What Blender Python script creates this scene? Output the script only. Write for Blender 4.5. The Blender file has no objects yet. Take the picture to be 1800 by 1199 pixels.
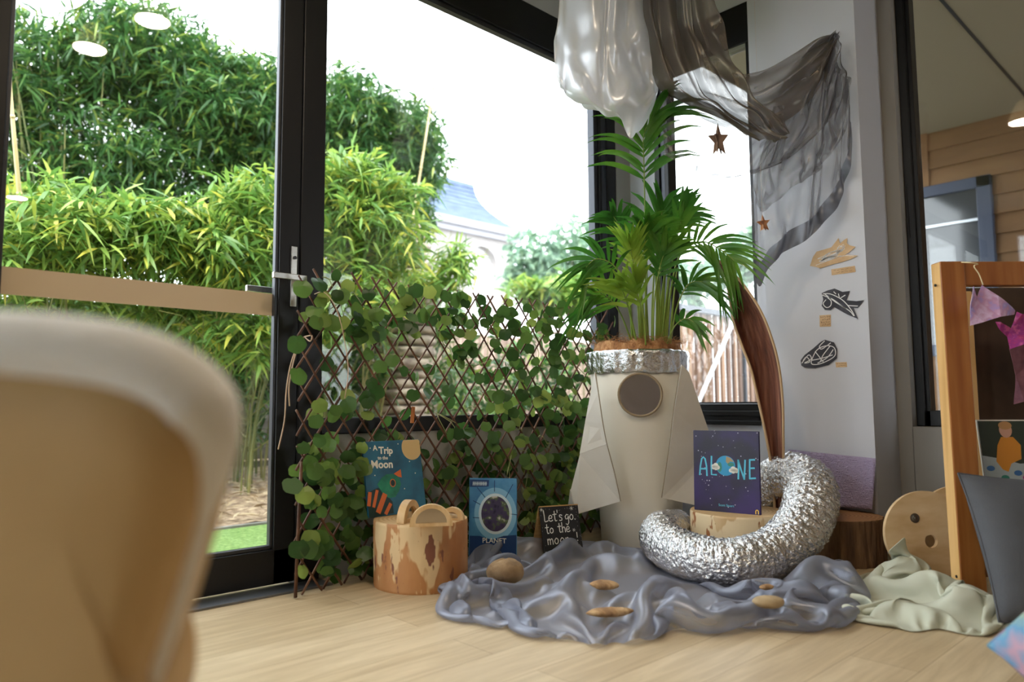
import bpy, math, random
import numpy as np
from mathutils import Vector, Matrix, noise as mnoise

# ------------------------------------------------------------------ camera, sky, sun, exposure
SC = bpy.context.scene
COL = SC.collection
YAW, PITCH, ROLL, FPX = 0.755023, 0.0856434, -0.0064354, 1277.25
CAMP = Vector((0, 0, 0.6))
fw = Vector((math.sin(YAW)*math.cos(PITCH), math.cos(YAW)*math.cos(PITCH), math.sin(PITCH)))
r0 = Vector((math.cos(YAW), -math.sin(YAW), 0)); u0 = r0.cross(fw)
rt = r0*math.cos(ROLL) + u0*math.sin(ROLL); up = -r0*math.sin(ROLL) + u0*math.cos(ROLL)
cd = bpy.data.cameras.new('camera'); cam = bpy.data.objects.new('camera', cd); COL.objects.link(cam)
cam.matrix_world = Matrix(((rt.x, up.x, -fw.x, CAMP.x), (rt.y, up.y, -fw.y, CAMP.y), (rt.z, up.z, -fw.z, CAMP.z), (0, 0, 0, 1)))
cd.sensor_width = 36; cd.lens = FPX/1800*36; cd.clip_start = 0.05; cd.clip_end = 200
cd.dof.use_dof = True; cd.dof.focus_distance = 2.75; cd.dof.aperture_fstop = 1.8
SC.camera = cam
SC.view_settings.view_transform = 'Standard'; SC.view_settings.look = 'None'
SC.view_settings.gamma = 1; SC.view_settings.use_curve_mapping = False
SC.view_settings.exposure = 0.32
world = bpy.data.worlds.new('overcast_sky'); SC.world = world; world.use_nodes = True
bg = world.node_tree.nodes['Background']; bg.inputs[0].default_value = (0.90, 0.95, 1.0, 1); bg.inputs[1].default_value = 5.2
sd = bpy.data.lights.new('hazy_sun', 'SUN'); sd.energy = 3.2; sd.angle = math.radians(25); sd.color = (1, .96, .88)
sun = bpy.data.objects.new('hazy_sun', sd); COL.objects.link(sun)
sun.rotation_euler = (math.radians(32), math.radians(-22), 0)   # high, behind the house, lighting the garden
LAMP_W = 6.0

# ------------------------------------------------------------------ helpers
def W(x, y, d):
    """world point seen at photo pixel (x, y) and standing d metres in front of the lens"""
    return CAMP + (fw + rt*((x-900)/FPX) - up*((y-599.5)/FPX))*d
def onY(x, y, Y):
    v = W(x, y, 1)-CAMP; return CAMP + v*(Y/v.y)
def onX(x, y, X):
    v = W(x, y, 1)-CAMP; return CAMP + v*(X/v.x)
def onZ(x, y, Z):
    v = W(x, y, 1)-CAMP; return CAMP + v*((Z-CAMP.z)/v.z)

def tag(o, label=None, cat=None, group=None, kind=None):
    if label: o['label'] = label
    if cat: o['category'] = cat
    if group: o['group'] = group
    if kind: o['kind'] = kind
    return o
ROOTLOC = {}
def thing(name, loc, label, cat, group=None, kind=None):
    o = bpy.data.objects.new(name, None); COL.objects.link(o); o.location = loc
    o.empty_display_size = .05
    ROOTLOC[o.name] = Vector(loc)
    return tag(o, label, cat, group, kind)

class MB:
    def __init__(s): s.v = []; s.f = []; s.m = []
    def add(s, vs, fs, mi=0):
        b = len(s.v); s.v += [tuple(p) for p in vs]
        s.f += [tuple(b+i for i in f) for f in fs]; s.m += [mi]*len(fs); return s
    def box(s, a, b, mi=0, M=None):
        x0, y0, z0 = a; x1, y1, z1 = b
        vs = [Vector(p) for p in ((x0,y0,z0),(x1,y0,z0),(x1,y1,z0),(x0,y1,z0),(x0,y0,z1),(x1,y0,z1),(x1,y1,z1),(x0,y1,z1))]
        if M is not None: vs = [M @ p for p in vs]
        return s.add(vs, [(0,3,2,1),(4,5,6,7),(0,1,5,4),(1,2,6,5),(2,3,7,6),(3,0,4,7)], mi)
    def tube(s, pts, r, n=8, mi=0, caps=True, flat=1.0):
        pts = [Vector(p) for p in pts]; k = len(pts)
        rs = r if hasattr(r, '__len__') else [r]*k
        ref = None; rings = []
        for i, p in enumerate(pts):
            t = (pts[min(i+1, k-1)]-pts[max(i-1, 0)]).normalized()
            if ref is None:
                ref = Vector((0, 0, 1)) if abs(t.z) < .9 else Vector((1, 0, 0))
            a = (ref - t*ref.dot(t)).normalized(); b = t.cross(a); ref = a
            rings.append([p + (a*math.cos(2*math.pi*j/n)*flat + b*math.sin(2*math.pi*j/n))*rs[i] for j in range(n)])
        vs = [q for R_ in rings for q in R_]; fs = []
        for i in range(k-1):
            for j in range(n):
                fs.append((i*n+j, i*n+(j+1) % n, (i+1)*n+(j+1) % n, (i+1)*n+j))
        if caps: fs.append(tuple(range(n))[::-1]); fs.append(tuple((k-1)*n+j for j in range(n)))
        return s.add(vs, fs, mi)
    def lathe(s, prof, c, n=48, mi=0, fn=None, M=None):
        vs = []; fs = []
        for (r, z) in prof:
            for j in range(n):
                a = 2*math.pi*j/n; rr = r; zz = z
                if fn: rr, zz = fn(r, z, a)
                p = Vector((rr*math.cos(a), rr*math.sin(a), zz))
                p = (M @ p) if M is not None else p
                vs.append(p+Vector(c))
        for i in range(len(prof)-1):
            for j in range(n):
                fs.append((i*n+j, i*n+(j+1) % n, (i+1)*n+(j+1) % n, (i+1)*n+j))
        if prof[0][0] > 1e-6: fs.append(tuple(range(n))[::-1])
        if prof[-1][0] > 1e-6: fs.append(tuple((len(prof)-1)*n+j for j in range(n)))
        return s.add(vs, fs, mi)
    def grid(s, rows, mi=0, close=False):
        nr = len(rows); nc = len(rows[0]); vs = [p for r in rows for p in r]; fs = []
        for i in range(nr-1):
            for j in range(nc-(0 if close else 1)):
                fs.append((i*nc+j, i*nc+(j+1) % nc, (i+1)*nc+(j+1) % nc, (i+1)*nc+j))
        return s.add(vs, fs, mi)
    def prism(s, poly, M, th, mi=0):
        """2-D polygon extruded from z=0 to z=th in the frame M"""
        n = len(poly)
        vs = [M @ Vector((x, y, 0)) for x, y in poly]+[M @ Vector((x, y, th)) for x, y in poly]
        fs = [tuple(range(n))[::-1], tuple(range(n, 2*n))]+[(i, (i+1) % n, n+(i+1) % n, n+i) for i in range(n)]
        return s.add(vs, fs, mi)
    def stroke(s, pts, w, M, z0=0, th=.0004, mi=0, close=False):
        """a brush stroke of width w laid on the plane z=z0 of frame M"""
        P = [Vector((p[0], p[1])) for p in pts]; k = len(P)
        if k < 2: return s
        L = []; Rr = []
        for i in range(k):
            if close: t = P[(i+1) % k]-P[(i-1) % k]
            else: t = P[min(i+1, k-1)]-P[max(i-1, 0)]
            if t.length < 1e-9: t = Vector((1, 0))
            t.normalize(); nrm = Vector((-t.y, t.x))*w/2
            if not close and i == 0: q = P[i]-t*w*.35
            elif not close and i == k-1: q = P[i]+t*w*.35
            else: q = P[i]
            L.append(q+nrm); Rr.append(q-nrm)
        vs = [M @ Vector((p.x, p.y, z0+th)) for p in L]+[M @ Vector((p.x, p.y, z0+th)) for p in Rr]
        vs += [M @ Vector((p.x, p.y, z0)) for p in L]+[M @ Vector((p.x, p.y, z0)) for p in Rr]
        fs = []
        for i in range(k if close else k-1):
            j = (i+1) % k
            fs += [(k+i, k+j, j, i), (i, j, 2*k+j, 2*k+i), (k+j, k+i, 3*k+i, 3*k+j)]
        return s.add(vs, fs, mi)
    def disc(s, cx, cy, rx, ry, M, z0=0, th=.0004, mi=0, n=24, rot=0):
        pl = []
        for i in range(n):
            a = 2*math.pi*i/n; x = rx*math.cos(a); y = ry*math.sin(a)
            pl.append((cx+x*math.cos(rot)-y*math.sin(rot), cy+x*math.sin(rot)+y*math.cos(rot)))
        return s.prism(pl, M @ Matrix.Translation((0, 0, z0)), th, mi)
    def build(s, name, mats, parent=None, smooth=False, loc=None, fix=False):
        me = bpy.data.meshes.new(name)
        base = Vector((0, 0, 0))
        if parent is not None:
            q = parent
            while q.parent is not None: q = q.parent
            base = q.location.copy()
        elif loc is not None: base = Vector(loc)
        me.from_pydata([tuple(Vector(p)-base) for p in s.v], [], s.f)
        if not isinstance(mats, (list, tuple)): mats = [mats]
        for m in mats: me.materials.append(m)
        if len(mats) > 1: me.polygons.foreach_set('material_index', s.m)
        if smooth: me.polygons.foreach_set('use_smooth', [True]*len(me.polygons))
        me.update()
        if fix:
            import bmesh
            bm = bmesh.new(); bm.from_mesh(me); bmesh.ops.recalc_face_normals(bm, faces=bm.faces); bm.to_mesh(me); bm.free()
        o = bpy.data.objects.new(name, me); COL.objects.link(o)
        if parent is not None: o.parent = parent
        elif loc is not None: o.location = loc
        return o
def bevel(o, w, seg=2, ang=35):
    m = o.modifiers.new('bevel', 'BEVEL'); m.width = w; m.segments = seg; m.limit_method = 'ANGLE'; m.angle_limit = math.radians(ang)
    return o
def subsurf(o, l=1):
    m = o.modifiers.new('sub', 'SUBSURF'); m.levels = l; m.render_levels = l; return o
def solid(o, t, off=0):
    m = o.modifiers.new('solid', 'SOLIDIFY'); m.thickness = t; m.offset = off; return o
def frame(o, x, y):
    """frame with origin o, local x and y axes"""
    x = Vector(x).normalized(); z = x.cross(Vector(y)).normalized(); y = z.cross(x)
    o = Vector(o)
    return Matrix(((x.x, y.x, z.x, o.x), (x.y, y.y, z.y, o.y), (x.z, y.z, z.z, o.z), (0, 0, 0, 1)))
def crv(P, n):
    """Catmull-Rom through control vectors, n samples"""
    P = [Vector(p) for p in P]; k = len(P)-1; out = []
    for i in range(n):
        t = i/(n-1)*k; j = min(int(t), k-1); f = t-j
        a = P[max(j-1, 0)]; b = P[j]; c = P[j+1]; d = P[min(j+2, k)]
        out.append(.5*((2*b)+(c-a)*f+(2*a-5*b+4*c-d)*f*f+(3*b-a-3*c+d)*f**3))
    return out
def lerp(a, b, t): return a+(b-a)*t
def nz(x, y=0, z=0): return mnoise.noise(Vector((x, y, z)))

# ------------------------------------------------------------------ materials
def s2l(c):
    return tuple((x/255/12.92 if x/255 <= .04045 else ((x/255+.055)/1.055)**2.4) for x in c)+(1,)
def mat(name, rgb, rough=.6, metal=0, spec=.5, var=None, vscale=8, stretch=(1, 1, 1), bump=0, bscale=60, transl=0, detail=4, coat=0, sheen=0, coord='Object'):
    m = bpy.data.materials.new(name); m.use_nodes = True; nt = m.node_tree; N = nt.nodes; L = nt.links
    p = N['Principled BSDF']; c = s2l(rgb)
    p.inputs['Base Color'].default_value = c; p.inputs['Roughness'].default_value = rough; p.inputs['Metallic'].default_value = metal
    p.inputs['Specular IOR Level'].default_value = spec; p.inputs['Coat Weight'].default_value = coat; p.inputs['Sheen Weight'].default_value = sheen
    if var or bump:
        tc = N.new('ShaderNodeTexCoord'); mp = N.new('ShaderNodeMapping'); mp.inputs['Scale'].default_value = stretch
        L.new(tc.outputs[coord], mp.inputs[0])
    colout = None
    if var:
        nn = N.new('ShaderNodeTexNoise'); nn.inputs['Scale'].default_value = vscale; nn.inputs['Detail'].default_value = detail
        L.new(mp.outputs[0], nn.inputs['Vector'])
        cr = N.new('ShaderNodeValToRGB'); e = cr.color_ramp.elements
        cols = [s2l(v) for v in var]; cols.insert(len(cols)//2, c) if len(cols) % 2 == 0 else None
        e[0].position = .3; e[0].color = cols[0]; e[1].position = .7; e[1].color = cols[-1]
        for i in range(1, len(cols)-1):
            q = e.new(.3+.4*i/(len(cols)-1)); q.color = cols[i]
        L.new(nn.outputs[0], cr.inputs[0]); L.new(cr.outputs[0], p.inputs['Base Color']); colout = cr.outputs[0]
    if bump:
        n2 = N.new('ShaderNodeTexNoise'); n2.inputs['Scale'].default_value = bscale; n2.inputs['Detail'].default_value = 5
        L.new(mp.outputs[0], n2.inputs['Vector']); b = N.new('ShaderNodeBump'); b.inputs['Strength'].default_value = bump; b.inputs['Distance'].default_value = .01
        L.new(n2.outputs[0], b.inputs['Height']); L.new(b.outputs[0], p.inputs['Normal'])
    if transl:
        tr = N.new('ShaderNodeBsdfTranslucent'); mx = N.new('ShaderNodeMixShader'); mx.inputs[0].default_value = transl
        if colout: L.new(colout, tr.inputs[0])
        else: tr.inputs[0].default_value = c
        L.new(p.outputs[0], mx.inputs[1]); L.new(tr.outputs[0], mx.inputs[2]); L.new(mx.outputs[0], N['Material Output'].inputs[0])
    return m
def glass_mat(name, tint=(.97, .985, .98, 1), ior=1.5, mul=1.0):
    m = bpy.data.materials.new(name); m.use_nodes = True; nt = m.node_tree; N = nt.nodes; L = nt.links
    N.remove(N['Principled BSDF'])
    t = N.new('ShaderNodeBsdfTransparent'); t.inputs[0].default_value = tint
    g = N.new('ShaderNodeBsdfGlossy'); g.inputs['Roughness'].default_value = .0
    lw = N.new('ShaderNodeLayerWeight'); lw.inputs[0].default_value = .5     # Schlick: the same from both sides of the sheet
    pw = N.new('ShaderNodeMath'); pw.operation = 'POWER'; pw.inputs[1].default_value = 5; L.new(lw.outputs['Facing'], pw.inputs[0])
    f = N.new('ShaderNodeMath'); f.operation = 'MULTIPLY_ADD'; f.inputs[1].default_value = .96; f.inputs[2].default_value = .04; L.new(pw.outputs[0], f.inputs[0])
    mx = N.new('ShaderNodeMixShader'); L.new(f.outputs[0], mx.inputs[0]); L.new(t.outputs[0], mx.inputs[1]); L.new(g.outputs[0], mx.inputs[2])
    L.new(mx.outputs[0], N['Material Output'].inputs[0]); return m
def sheer_mat(name, rgb, alpha, sheenrgb=None, rough=.35, edge=.5, ribs=True):
    """thin woven organza: part of the light passes, part is scattered; denser where seen edge-on"""
    m = bpy.data.materials.new(name); m.use_nodes = True; nt = m.node_tree; N = nt.nodes; L = nt.links
    N.remove(N['Principled BSDF'])
    t = N.new('ShaderNodeBsdfTransparent'); d = N.new('ShaderNodeBsdfDiffuse'); d.inputs[0].default_value = s2l(rgb)
    tl = N.new('ShaderNodeBsdfTranslucent'); tl.inputs[0].default_value = s2l(rgb)
    g = N.new('ShaderNodeBsdfGlossy'); g.inputs[0].default_value = s2l(sheenrgb or rgb); g.inputs['Roughness'].default_value = rough
    a = N.new('ShaderNodeMixShader'); a.inputs[0].default_value = .45; L.new(d.outputs[0], a.inputs[1]); L.new(tl.outputs[0], a.inputs[2])
    b = N.new('ShaderNodeMixShader'); b.inputs[0].default_value = .22; L.new(a.outputs[0], b.inputs[1]); L.new(g.outputs[0], b.inputs[2])
    lw = N.new('ShaderNodeLayerWeight'); lw.inputs[0].default_value = edge
    ma = N.new('ShaderNodeMath'); ma.operation = 'MULTIPLY_ADD'; ma.inputs[1].default_value = 1-alpha; ma.inputs[2].default_value = alpha; ma.use_clamp = True
    L.new(lw.outputs['Facing'], ma.inputs[0])
    mx = N.new('ShaderNodeMixShader'); L.new(ma.outputs[0], mx.inputs[0]); L.new(t.outputs[0], mx.inputs[1]); L.new(b.outputs[0], mx.inputs[2])
    L.new(mx.outputs[0], N['Material Output'].inputs[0]); return m
def emis_mat(name, rgb, st):
    m = bpy.data.materials.new(name); m.use_nodes = True; nt = m.node_tree; N = nt.nodes
    N.remove(N['Principled BSDF']); e = N.new('ShaderNodeEmission'); e.inputs[0].default_value = s2l(rgb); e.inputs[1].default_value = st
    nt.links.new(e.outputs[0], N['Material Output'].inputs[0]); return m
def ramp_mat(name, stops, tex='grad', axis='Z', lo=0, hi=1, rough=.6, nscale=0, nmix=0, stretch=(1, 1, 1), bump=0, wave=None):
    pass

M = {}
M['black'] = mat('black_aluminium', (24, 24, 27), .38, .3)
M['seal'] = mat('grey_glazing_bead', (70, 72, 78), .35, .6)
M['alu'] = mat('threshold_aluminium', (120, 122, 126), .4, .8)
M['wall'] = mat('painted_wall', (206, 208, 218), .75, bump=.03, bscale=250)
M['wallg'] = mat('pier_shaded_wall', (150, 147, 143), .75, bump=.03, bscale=250)  # side wall, with the shade behind the pier put into its grey
M['wallb'] = mat('warm_painted_wall', (150, 126, 110), .75)
M['sillw'] = mat('sill_wall_paint', (178, 176, 172), .7)
M['ceil'] = mat('ceiling_paint', (172, 168, 158), .8)
M['glass'] = glass_mat('window_glass')
M['film'] = mat('frosted_safety_film', (206, 187, 160), .55)
M['chrome'] = mat('satin_chrome', (205, 202, 196), .25, 1)

def floor_mat():
    m = bpy.data.materials.new('oak_plank_floor'); m.use_nodes = True; nt = m.node_tree; N = nt.nodes; L = nt.links; p = N['Principled BSDF']
    tc = N.new('ShaderNodeTexCoord'); br = N.new('ShaderNodeTexBrick')
    br.inputs['Scale'].default_value = 1; br.inputs['Brick Width'].default_value = 1.2; br.inputs['Row Height'].default_value = .15
    br.inputs['Mortar Size'].default_value = .0009; br.inputs['Bias'].default_value = 0
    br.inputs['Color1'].default_value = s2l((204, 186, 156)); br.inputs['Color2'].default_value = s2l((190, 170, 138)); br.inputs['Mortar'].default_value = s2l((140, 115, 84))
    L.new(tc.outputs['Object'], br.inputs['Vector'])
    mp = N.new('ShaderNodeMapping'); mp.inputs['Scale'].default_value = (1.2, 14, 1); L.new(tc.outputs['Object'], mp.inputs[0])
    n = N.new('ShaderNodeTexNoise'); n.inputs['Scale'].default_value = 2.2; n.inputs['Detail'].default_value = 8; n.inputs['Roughness'].default_value = .62; n.inputs['Distortion'].default_value = .6
    L.new(mp.outputs[0], n.inputs['Vector'])
    cr = N.new('ShaderNodeValToRGB'); cr.color_ramp.elements[0].position = .3; cr.color_ramp.elements[0].color = (.72, .66, .58, 1); cr.color_ramp.elements[1].position = .68; cr.color_ramp.elements[1].color = (1.08, 1.06, 1.02, 1)
    L.new(n.outputs[0], cr.inputs[0])
    mx = N.new('ShaderNodeMixRGB'); mx.blend_type = 'MULTIPLY'; mx.inputs[0].default_value = 1; L.new(br.outputs[0], mx.inputs[1]); L.new(cr.outputs[0], mx.inputs[2])
    L.new(mx.outputs[0], p.inputs['Base Color']); p.inputs['Roughness'].default_value = .42; p.inputs['Specular IOR Level'].default_value = .4
    b = N.new('ShaderNodeBump'); b.inputs['Strength'].default_value = .08; b.inputs['Distance'].default_value = .002; L.new(n.outputs[0], b.inputs['Height']); L.new(b.outputs[0], p.inputs['Normal'])
    return m
M['floor'] = floor_mat()

# ------------------------------------------------------------------ the room
XL, YB, ZC = -3.2, -4.2, 2.78
YG, XR, XW2 = 2.32, 3.05, 3.256
def struct(name, mb, m, parent=None, **k):
    o = mb.build(name, m, parent, **k)
    if parent is None: o['kind'] = 'structure'
    return o
struct('floor', MB().box((XL, YB, -.12), (XW2+.14, YG+.1, 0)), M['floor'])
struct('ceiling', MB().box((XL, YB, ZC), (XW2+.14, YG+.1, ZC+.1)), M['ceil'])
struct('wall_back', MB().box((XL, YB-.1, -.12), (XW2+.14, YB, ZC+.1)), M['wallb'])
struct('wall_left', MB().box((XL-.1, YB-.1, -.12), (XL, YG+.1, .3)).box((XL-.1, YB-.1, 2.5), (XL, YG+.1, ZC+.1)).box((XL-.1, YB-.1, .3), (XL, 1.0, 2.5)).box((XL-.1, 1.0, .3), (XL, YG, .9)).box((XL-.1, YG-.3, .3), (XL, YG+.1, 2.5)), M['wall'])
struct('added_fill_window', MB().box((XL-.06, 1.0, .9), (XL-.05, YG-.3, 2.5)), M['glass'])  # unseen window, added to let sky light fill the room from the left
# front wall: plaster above the glazing and below the sill of the fixed window, corner pier
struct('wall_front', MB().box((XL, YG, 2.475), (XR+.2, YG+.14, ZC+.05)).box((1.262, YG+.005, 0), (XR+.2, YG+.14, .494)).box((2.935, YG-.004, .494), (XR+.2, YG+.14, 2.476)), M['sillw'])
# right wall with the narrow window, the projecting pier, then the set-back wall with the wide window
w = MB().box((XR+.01, 1.50, 0), (XR+.15, YG, .494)).box((XR+.01, 1.50, 2.475), (XR+.15, YG, ZC)).box((XR, 2.16, .494), (XR+.15, YG, 2.476))
w.box((3.02, 1.545, 0), (XR+.15, 1.60, ZC))
struct('wall_right', w, M['wall'])
pier = MB().box((3.0, 1.118, 0), (3.4, 1.55, ZC))
struct('wall_pier', pier, M['wall'])
w = MB().box((XW2, 1.062, 0), (3.46, 1.119, ZC)).box((XW2, YB, 0), (3.40, 1.064, .494)).box((XW2, YB, 2.72), (3.40, 1.064, ZC)).box((XW2, YB, .49), (3.40, -2.2, 2.75))
struct('wall_side', w, M['wallg'])

# ---- door with its leaf
door = MB().box((1.098, YG, 0.012), (1.172, YG+.055, 2.29)).box((.235, YG, 0.012), (.312, YG+.055, 2.29)).box((.235, YG, .012), (1.172, YG+.055, .125)).box((.235, YG, 2.2), (1.172, YG+.055, 2.29))
d1 = struct('door_1', door, M['black']); bevel(d1, .003)
b = MB()
for a, c in (((.312, YG+.008, .125), (1.098, YG+.03, .139)), ((1.087, YG+.008, .125), (1.099, YG+.03, 2.2)), ((.311, YG+.008, .125), (.322, YG+.03, 2.2))): b.box(a, c)
bevel(b.build('glazing_bead', M['seal'], d1), .003)
MB().box((.31, YG+.03, .13), (1.1, YG+.036, 2.21)).build('pane', M['glass'], d1)
MB().box((.311, YG+.026, .902), (1.099, YG+.0305, .977)).build('frosted_band', M['film'], d1)
hd = MB().box((1.137, YG-.008, .935), (1.160, YG, 1.145)); hp = bevel(hd.build('handle_plate', M['chrome'], d1), .002)
lv = MB().box((1.05, YG-.062, 1.018), (1.17, YG-.048, 1.038)).tube([(1.16, YG, 1.028), (1.16, YG-.055, 1.028)], .009, 12)
bevel(lv.build('lever', M['chrome'], hp), .002)
lv = MB().box((1.03, YG+.10, .99), (1.17, YG+.115, 1.012)).tube([(1.16, YG+.05, 1.0), (1.16, YG+.11, 1.0)], .009, 12)
bevel(lv.build('outer_lever', M['chrome'], hp), .002)
MB().tube([(1.15, YG-.008, 1.105), (1.15, YG-.012, 1.105)], .006, 12).build('key_cylinder', M['seal'], hp)
# further leaf and panes of the glazed front, to the left of the frame of the photograph
o = struct('trim_1', MB().box((XL, YG+.0, 2.29), (XR, YG+.07, 2.476)).box((1.262, YG-.004, .495), (2.96, YG+.07, .552)).box((1.172, YG-.006, 0), (1.262, YG+.07, 2.30)).box((2.80, YG, .495), (2.822, YG+.07, 2.30)).box((2.862, YG, .495), (2.935, YG+.07, 2.30))
           .box((.15, YG, 0), (.235, YG+.07, 2.3)).box((-1.1, YG, 0), (-1.0, YG+.07, 2.3)).box((-2.3, YG, 0), (-2.2, YG+.07, 2.3)).box((XL, YG, 0), (.15, YG+.07, .12)), M['black'])
bevel(o, .004)
o = struct('trim_2', MB().box((1.262, YG-.007, .549), (2.9, YG+.01, .5535)).box((1.262, YG+.012, 2.268), (2.9, YG+.04, 2.292)).box((2.77, YG+.01, .55), (2.80, YG+.05, 2.29)).box((2.822, YG+.006, .55), (2.862, YG+.05, 2.29)), M['seal'])
struct('trim_3', MB().box((-1.0, YG-.1, 0.0005), (1.262, YG+.0, .007)), M['alu'])
w1 = struct('window_1', MB().box((1.262, YG+.03, .55), (2.78, YG+.036, 2.29)), M['glass'])
w1b = struct('window_2', MB().box((XL, YG+.03, .1), (.16, YG+.036, 2.29)), M['glass'])
# ---- narrow window in the right wall
f = MB().box((XR, 1.60, .495), (XR+.07, 2.147, .592)).box((XR-.004, 1.60, 2.28), (XR+.07, 2.147, 2.476)).box((XR, 2.13, .5), (XR+.07, 2.16, 2.4)).box((XR, 2.075, .5), (XR+.07, 2.10, 2.4)).box((XR+.012, 2.095, .5), (XR+.07, 2.135, 2.4), 1).box((XR, 1.598, .5), (XR+.07, 1.632, 2.4)).box((XR-.012, 1.60, .495), (XR+.02, 2.147, .515)).box((XR-.006, 1.60, .535), (XR+.02, 2.147, .56))
w3 = struct('window_3', f, [M['black'], M['seal']]); bevel(w3, .003)
MB().box((XR+.04, 1.62, .58), (XR+.046, 2.12, 2.3)).build('pane', M['glass'], w3)
MB().box((XR+.03, 1.632, .592), (XR+.05, 2.105, .60)).build('bead', M['seal'], w3)
# ---- wide window in the side wall
f = MB().box((3.335, 1.015, .495), (3.40, 1.063, 2.73)).box((3.335, -2.2, .495), (3.40, 1.063, .56)).box((3.31, 1.030, .495), (3.345, 1.063, 2.73)).box((3.335, -.9, .5), (3.40, -.82, 2.73)).box((3.335, -2.2, 2.68), (3.40, 1.063, 2.73)).box((3.335, -2.21, .5), (3.4, -2.15, 2.7))
w4 = struct('window_4', f, M['black']); bevel(w4, .003)
MB().box((3.368, -2.18, .55), (3.374, 1.03, 2.70)).build('pane', M['glass'], w4)

# ------------------------------------------------------------------ the garden
rng = np.random.default_rng(7); random.seed(7)
def leaf_mat(name, cols, transl=.4, rough=.4, spec=.5, scale=2.0):
    m = bpy.data.materials.new(name); m.use_nodes = True; nt = m.node_tree; N = nt.nodes; L = nt.links; p = N['Principled BSDF']
    g = N.new('ShaderNodeNewGeometry'); cr = N.new('ShaderNodeValToRGB'); e = cr.color_ramp.elements
    for i, (pos, c) in enumerate(cols):
        q = e[i] if i < 2 else e.new(pos)
        q.position = pos; q.color = s2l(c)
    L.new(g.outputs['Random Per Island'], cr.inputs[0]); L.new(cr.outputs[0], p.inputs['Base Color'])
    p.inputs['Roughness'].default_value = rough; p.inputs['Specular IOR Level'].default_value = spec
    t = N.new('ShaderNodeBsdfTranslucent'); L.new(cr.outputs[0], t.inputs[0]); mx = N.new('ShaderNodeMixShader'); mx.inputs[0].default_value = transl
    L.new(p.outputs[0], mx.inputs[1]); L.new(t.outputs[0], mx.inputs[2]); L.new(mx.outputs[0], N['Material Output'].inputs[0]); return m
M['bam_far'] = leaf_mat('bamboo_leaf_dark', [(0, (42, 78, 42)), (1, (150, 165, 70)), (.5, (66, 108, 56)), (.85, (96, 136, 68))])
M['bam_near'] = leaf_mat('bamboo_leaf_bright', [(0, (84, 126, 58)), (1, (206, 198, 84)), (.45, (118, 156, 74)), (.85, (160, 182, 84))])
M['culm'] = mat('bamboo_culm', (98, 104, 52), .5, var=[(70, 84, 40), (128, 122, 70)], vscale=6, stretch=(1, 1, .3))
M['cane'] = mat('dry_bamboo_cane', (200, 178, 130), .5, var=[(170, 150, 105), (215, 195, 150)], vscale=9, stretch=(1, 1, .5))
M['turf'] = mat('artificial_turf', (128, 160, 84), .9, var=[(96, 134, 60), (150, 178, 104)], vscale=60, bump=.8, bscale=400)
M['mulch'] = mat('leaf_mulch', (150, 128, 104), .95, var=[(96, 76, 58), (190, 170, 140)], vscale=22, bump=1, bscale=60, detail=8)
M['kerb'] = mat('concrete_kerb', (128, 124, 118), .9, var=[(110, 106, 100), (145, 142, 136)])
M['soil'] = mat('garden_soil', (74, 64, 52), .95, var=[(52, 44, 36), (100, 88, 70)], vscale=4)
GZ = -.06
def leafbatch(P, D, Lh, Wd, droop=.25, roll=None):
    n = len(P); P = np.asarray(P, float); D = np.asarray(D, float); D /= np.linalg.norm(D, axis=1)[:, None]
    upv = np.tile(np.array([0, 0, 1.]), (n, 1)) + rng.normal(0, .45, (n, 3))
    S = np.cross(D, upv); S /= np.linalg.norm(S, axis=1)[:, None]+1e-9
    Lh = np.asarray(Lh)[:, None]; Wd = np.asarray(Wd)[:, None]; z = np.array([[0, 0, -1.]])
    def pt(t, w): return P + D*Lh*t + z*Lh*droop*t*t + S*Wd*w
    V = np.stack([pt(0, 0), pt(.28, -.5), pt(.28, .5), pt(.65, -.36), pt(.65, .36), pt(1, 0)], 1).reshape(-1, 3)
    b = np.arange(n)[:, None]*6
    tri = np.concatenate([b+[0, 1, 2], b+[3, 5, 4]], 0); quad = b+[1, 3, 4, 2]
    return V, tri.tolist()+quad.tolist()
class Leaves:
    def __init__(s): s.V = []; s.F = []; s.n = 0
    def add(s, V, F):
        s.V.append(V); s.F += [tuple(i+s.n for i in f) for f in F]; s.n += len(V)
    def build(s, name, m, parent):
        V = np.concatenate(s.V, 0) - np.array(parent.location)[None]
        me = bpy.data.meshes.new(name); me.from_pydata(V.tolist(), [], s.F); me.materials.append(m); me.update()
        o = bpy.data.objects.new(name, me); COL.objects.link(o); o.parent = parent; return o

def foliage(volumes, n, Lr, wr, droop=.3):
    """sprays of leaves filling ellipsoids (centre, radii); each spray = 4-7 leaves fanning from one twig end"""
    L = Leaves(); tot = sum(v[2] for v in volumes)
    for c, r, wgt in volumes:
        k = int(n*wgt/tot)
        d = rng.normal(size=(k, 3)); d /= np.linalg.norm(d, axis=1)[:, None]
        rad = rng.random(k)**.45
        C_ = np.array(c)[None]+d*rad[:, None]*np.array(r)[None]
        az = rng.random(k)*2*np.pi; el = rng.normal(-.1, .35, k)
        A = np.stack([np.cos(az)*np.cos(el), np.sin(az)*np.cos(el), np.sin(el)], 1)
        for q in range(6):
            off = rng.normal(0, .55, (k, 3)); Dd = A+off
            Pq = C_ + A*(q-2.5)*.028
            keep = rng.random(k) < .9
            V, F = leafbatch(Pq[keep], Dd[keep], rng.uniform(Lr[0], Lr[1], keep.sum()), rng.uniform(wr[0], wr[1], keep.sum()), droop)
            L.add(V, F)
    return L
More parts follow.
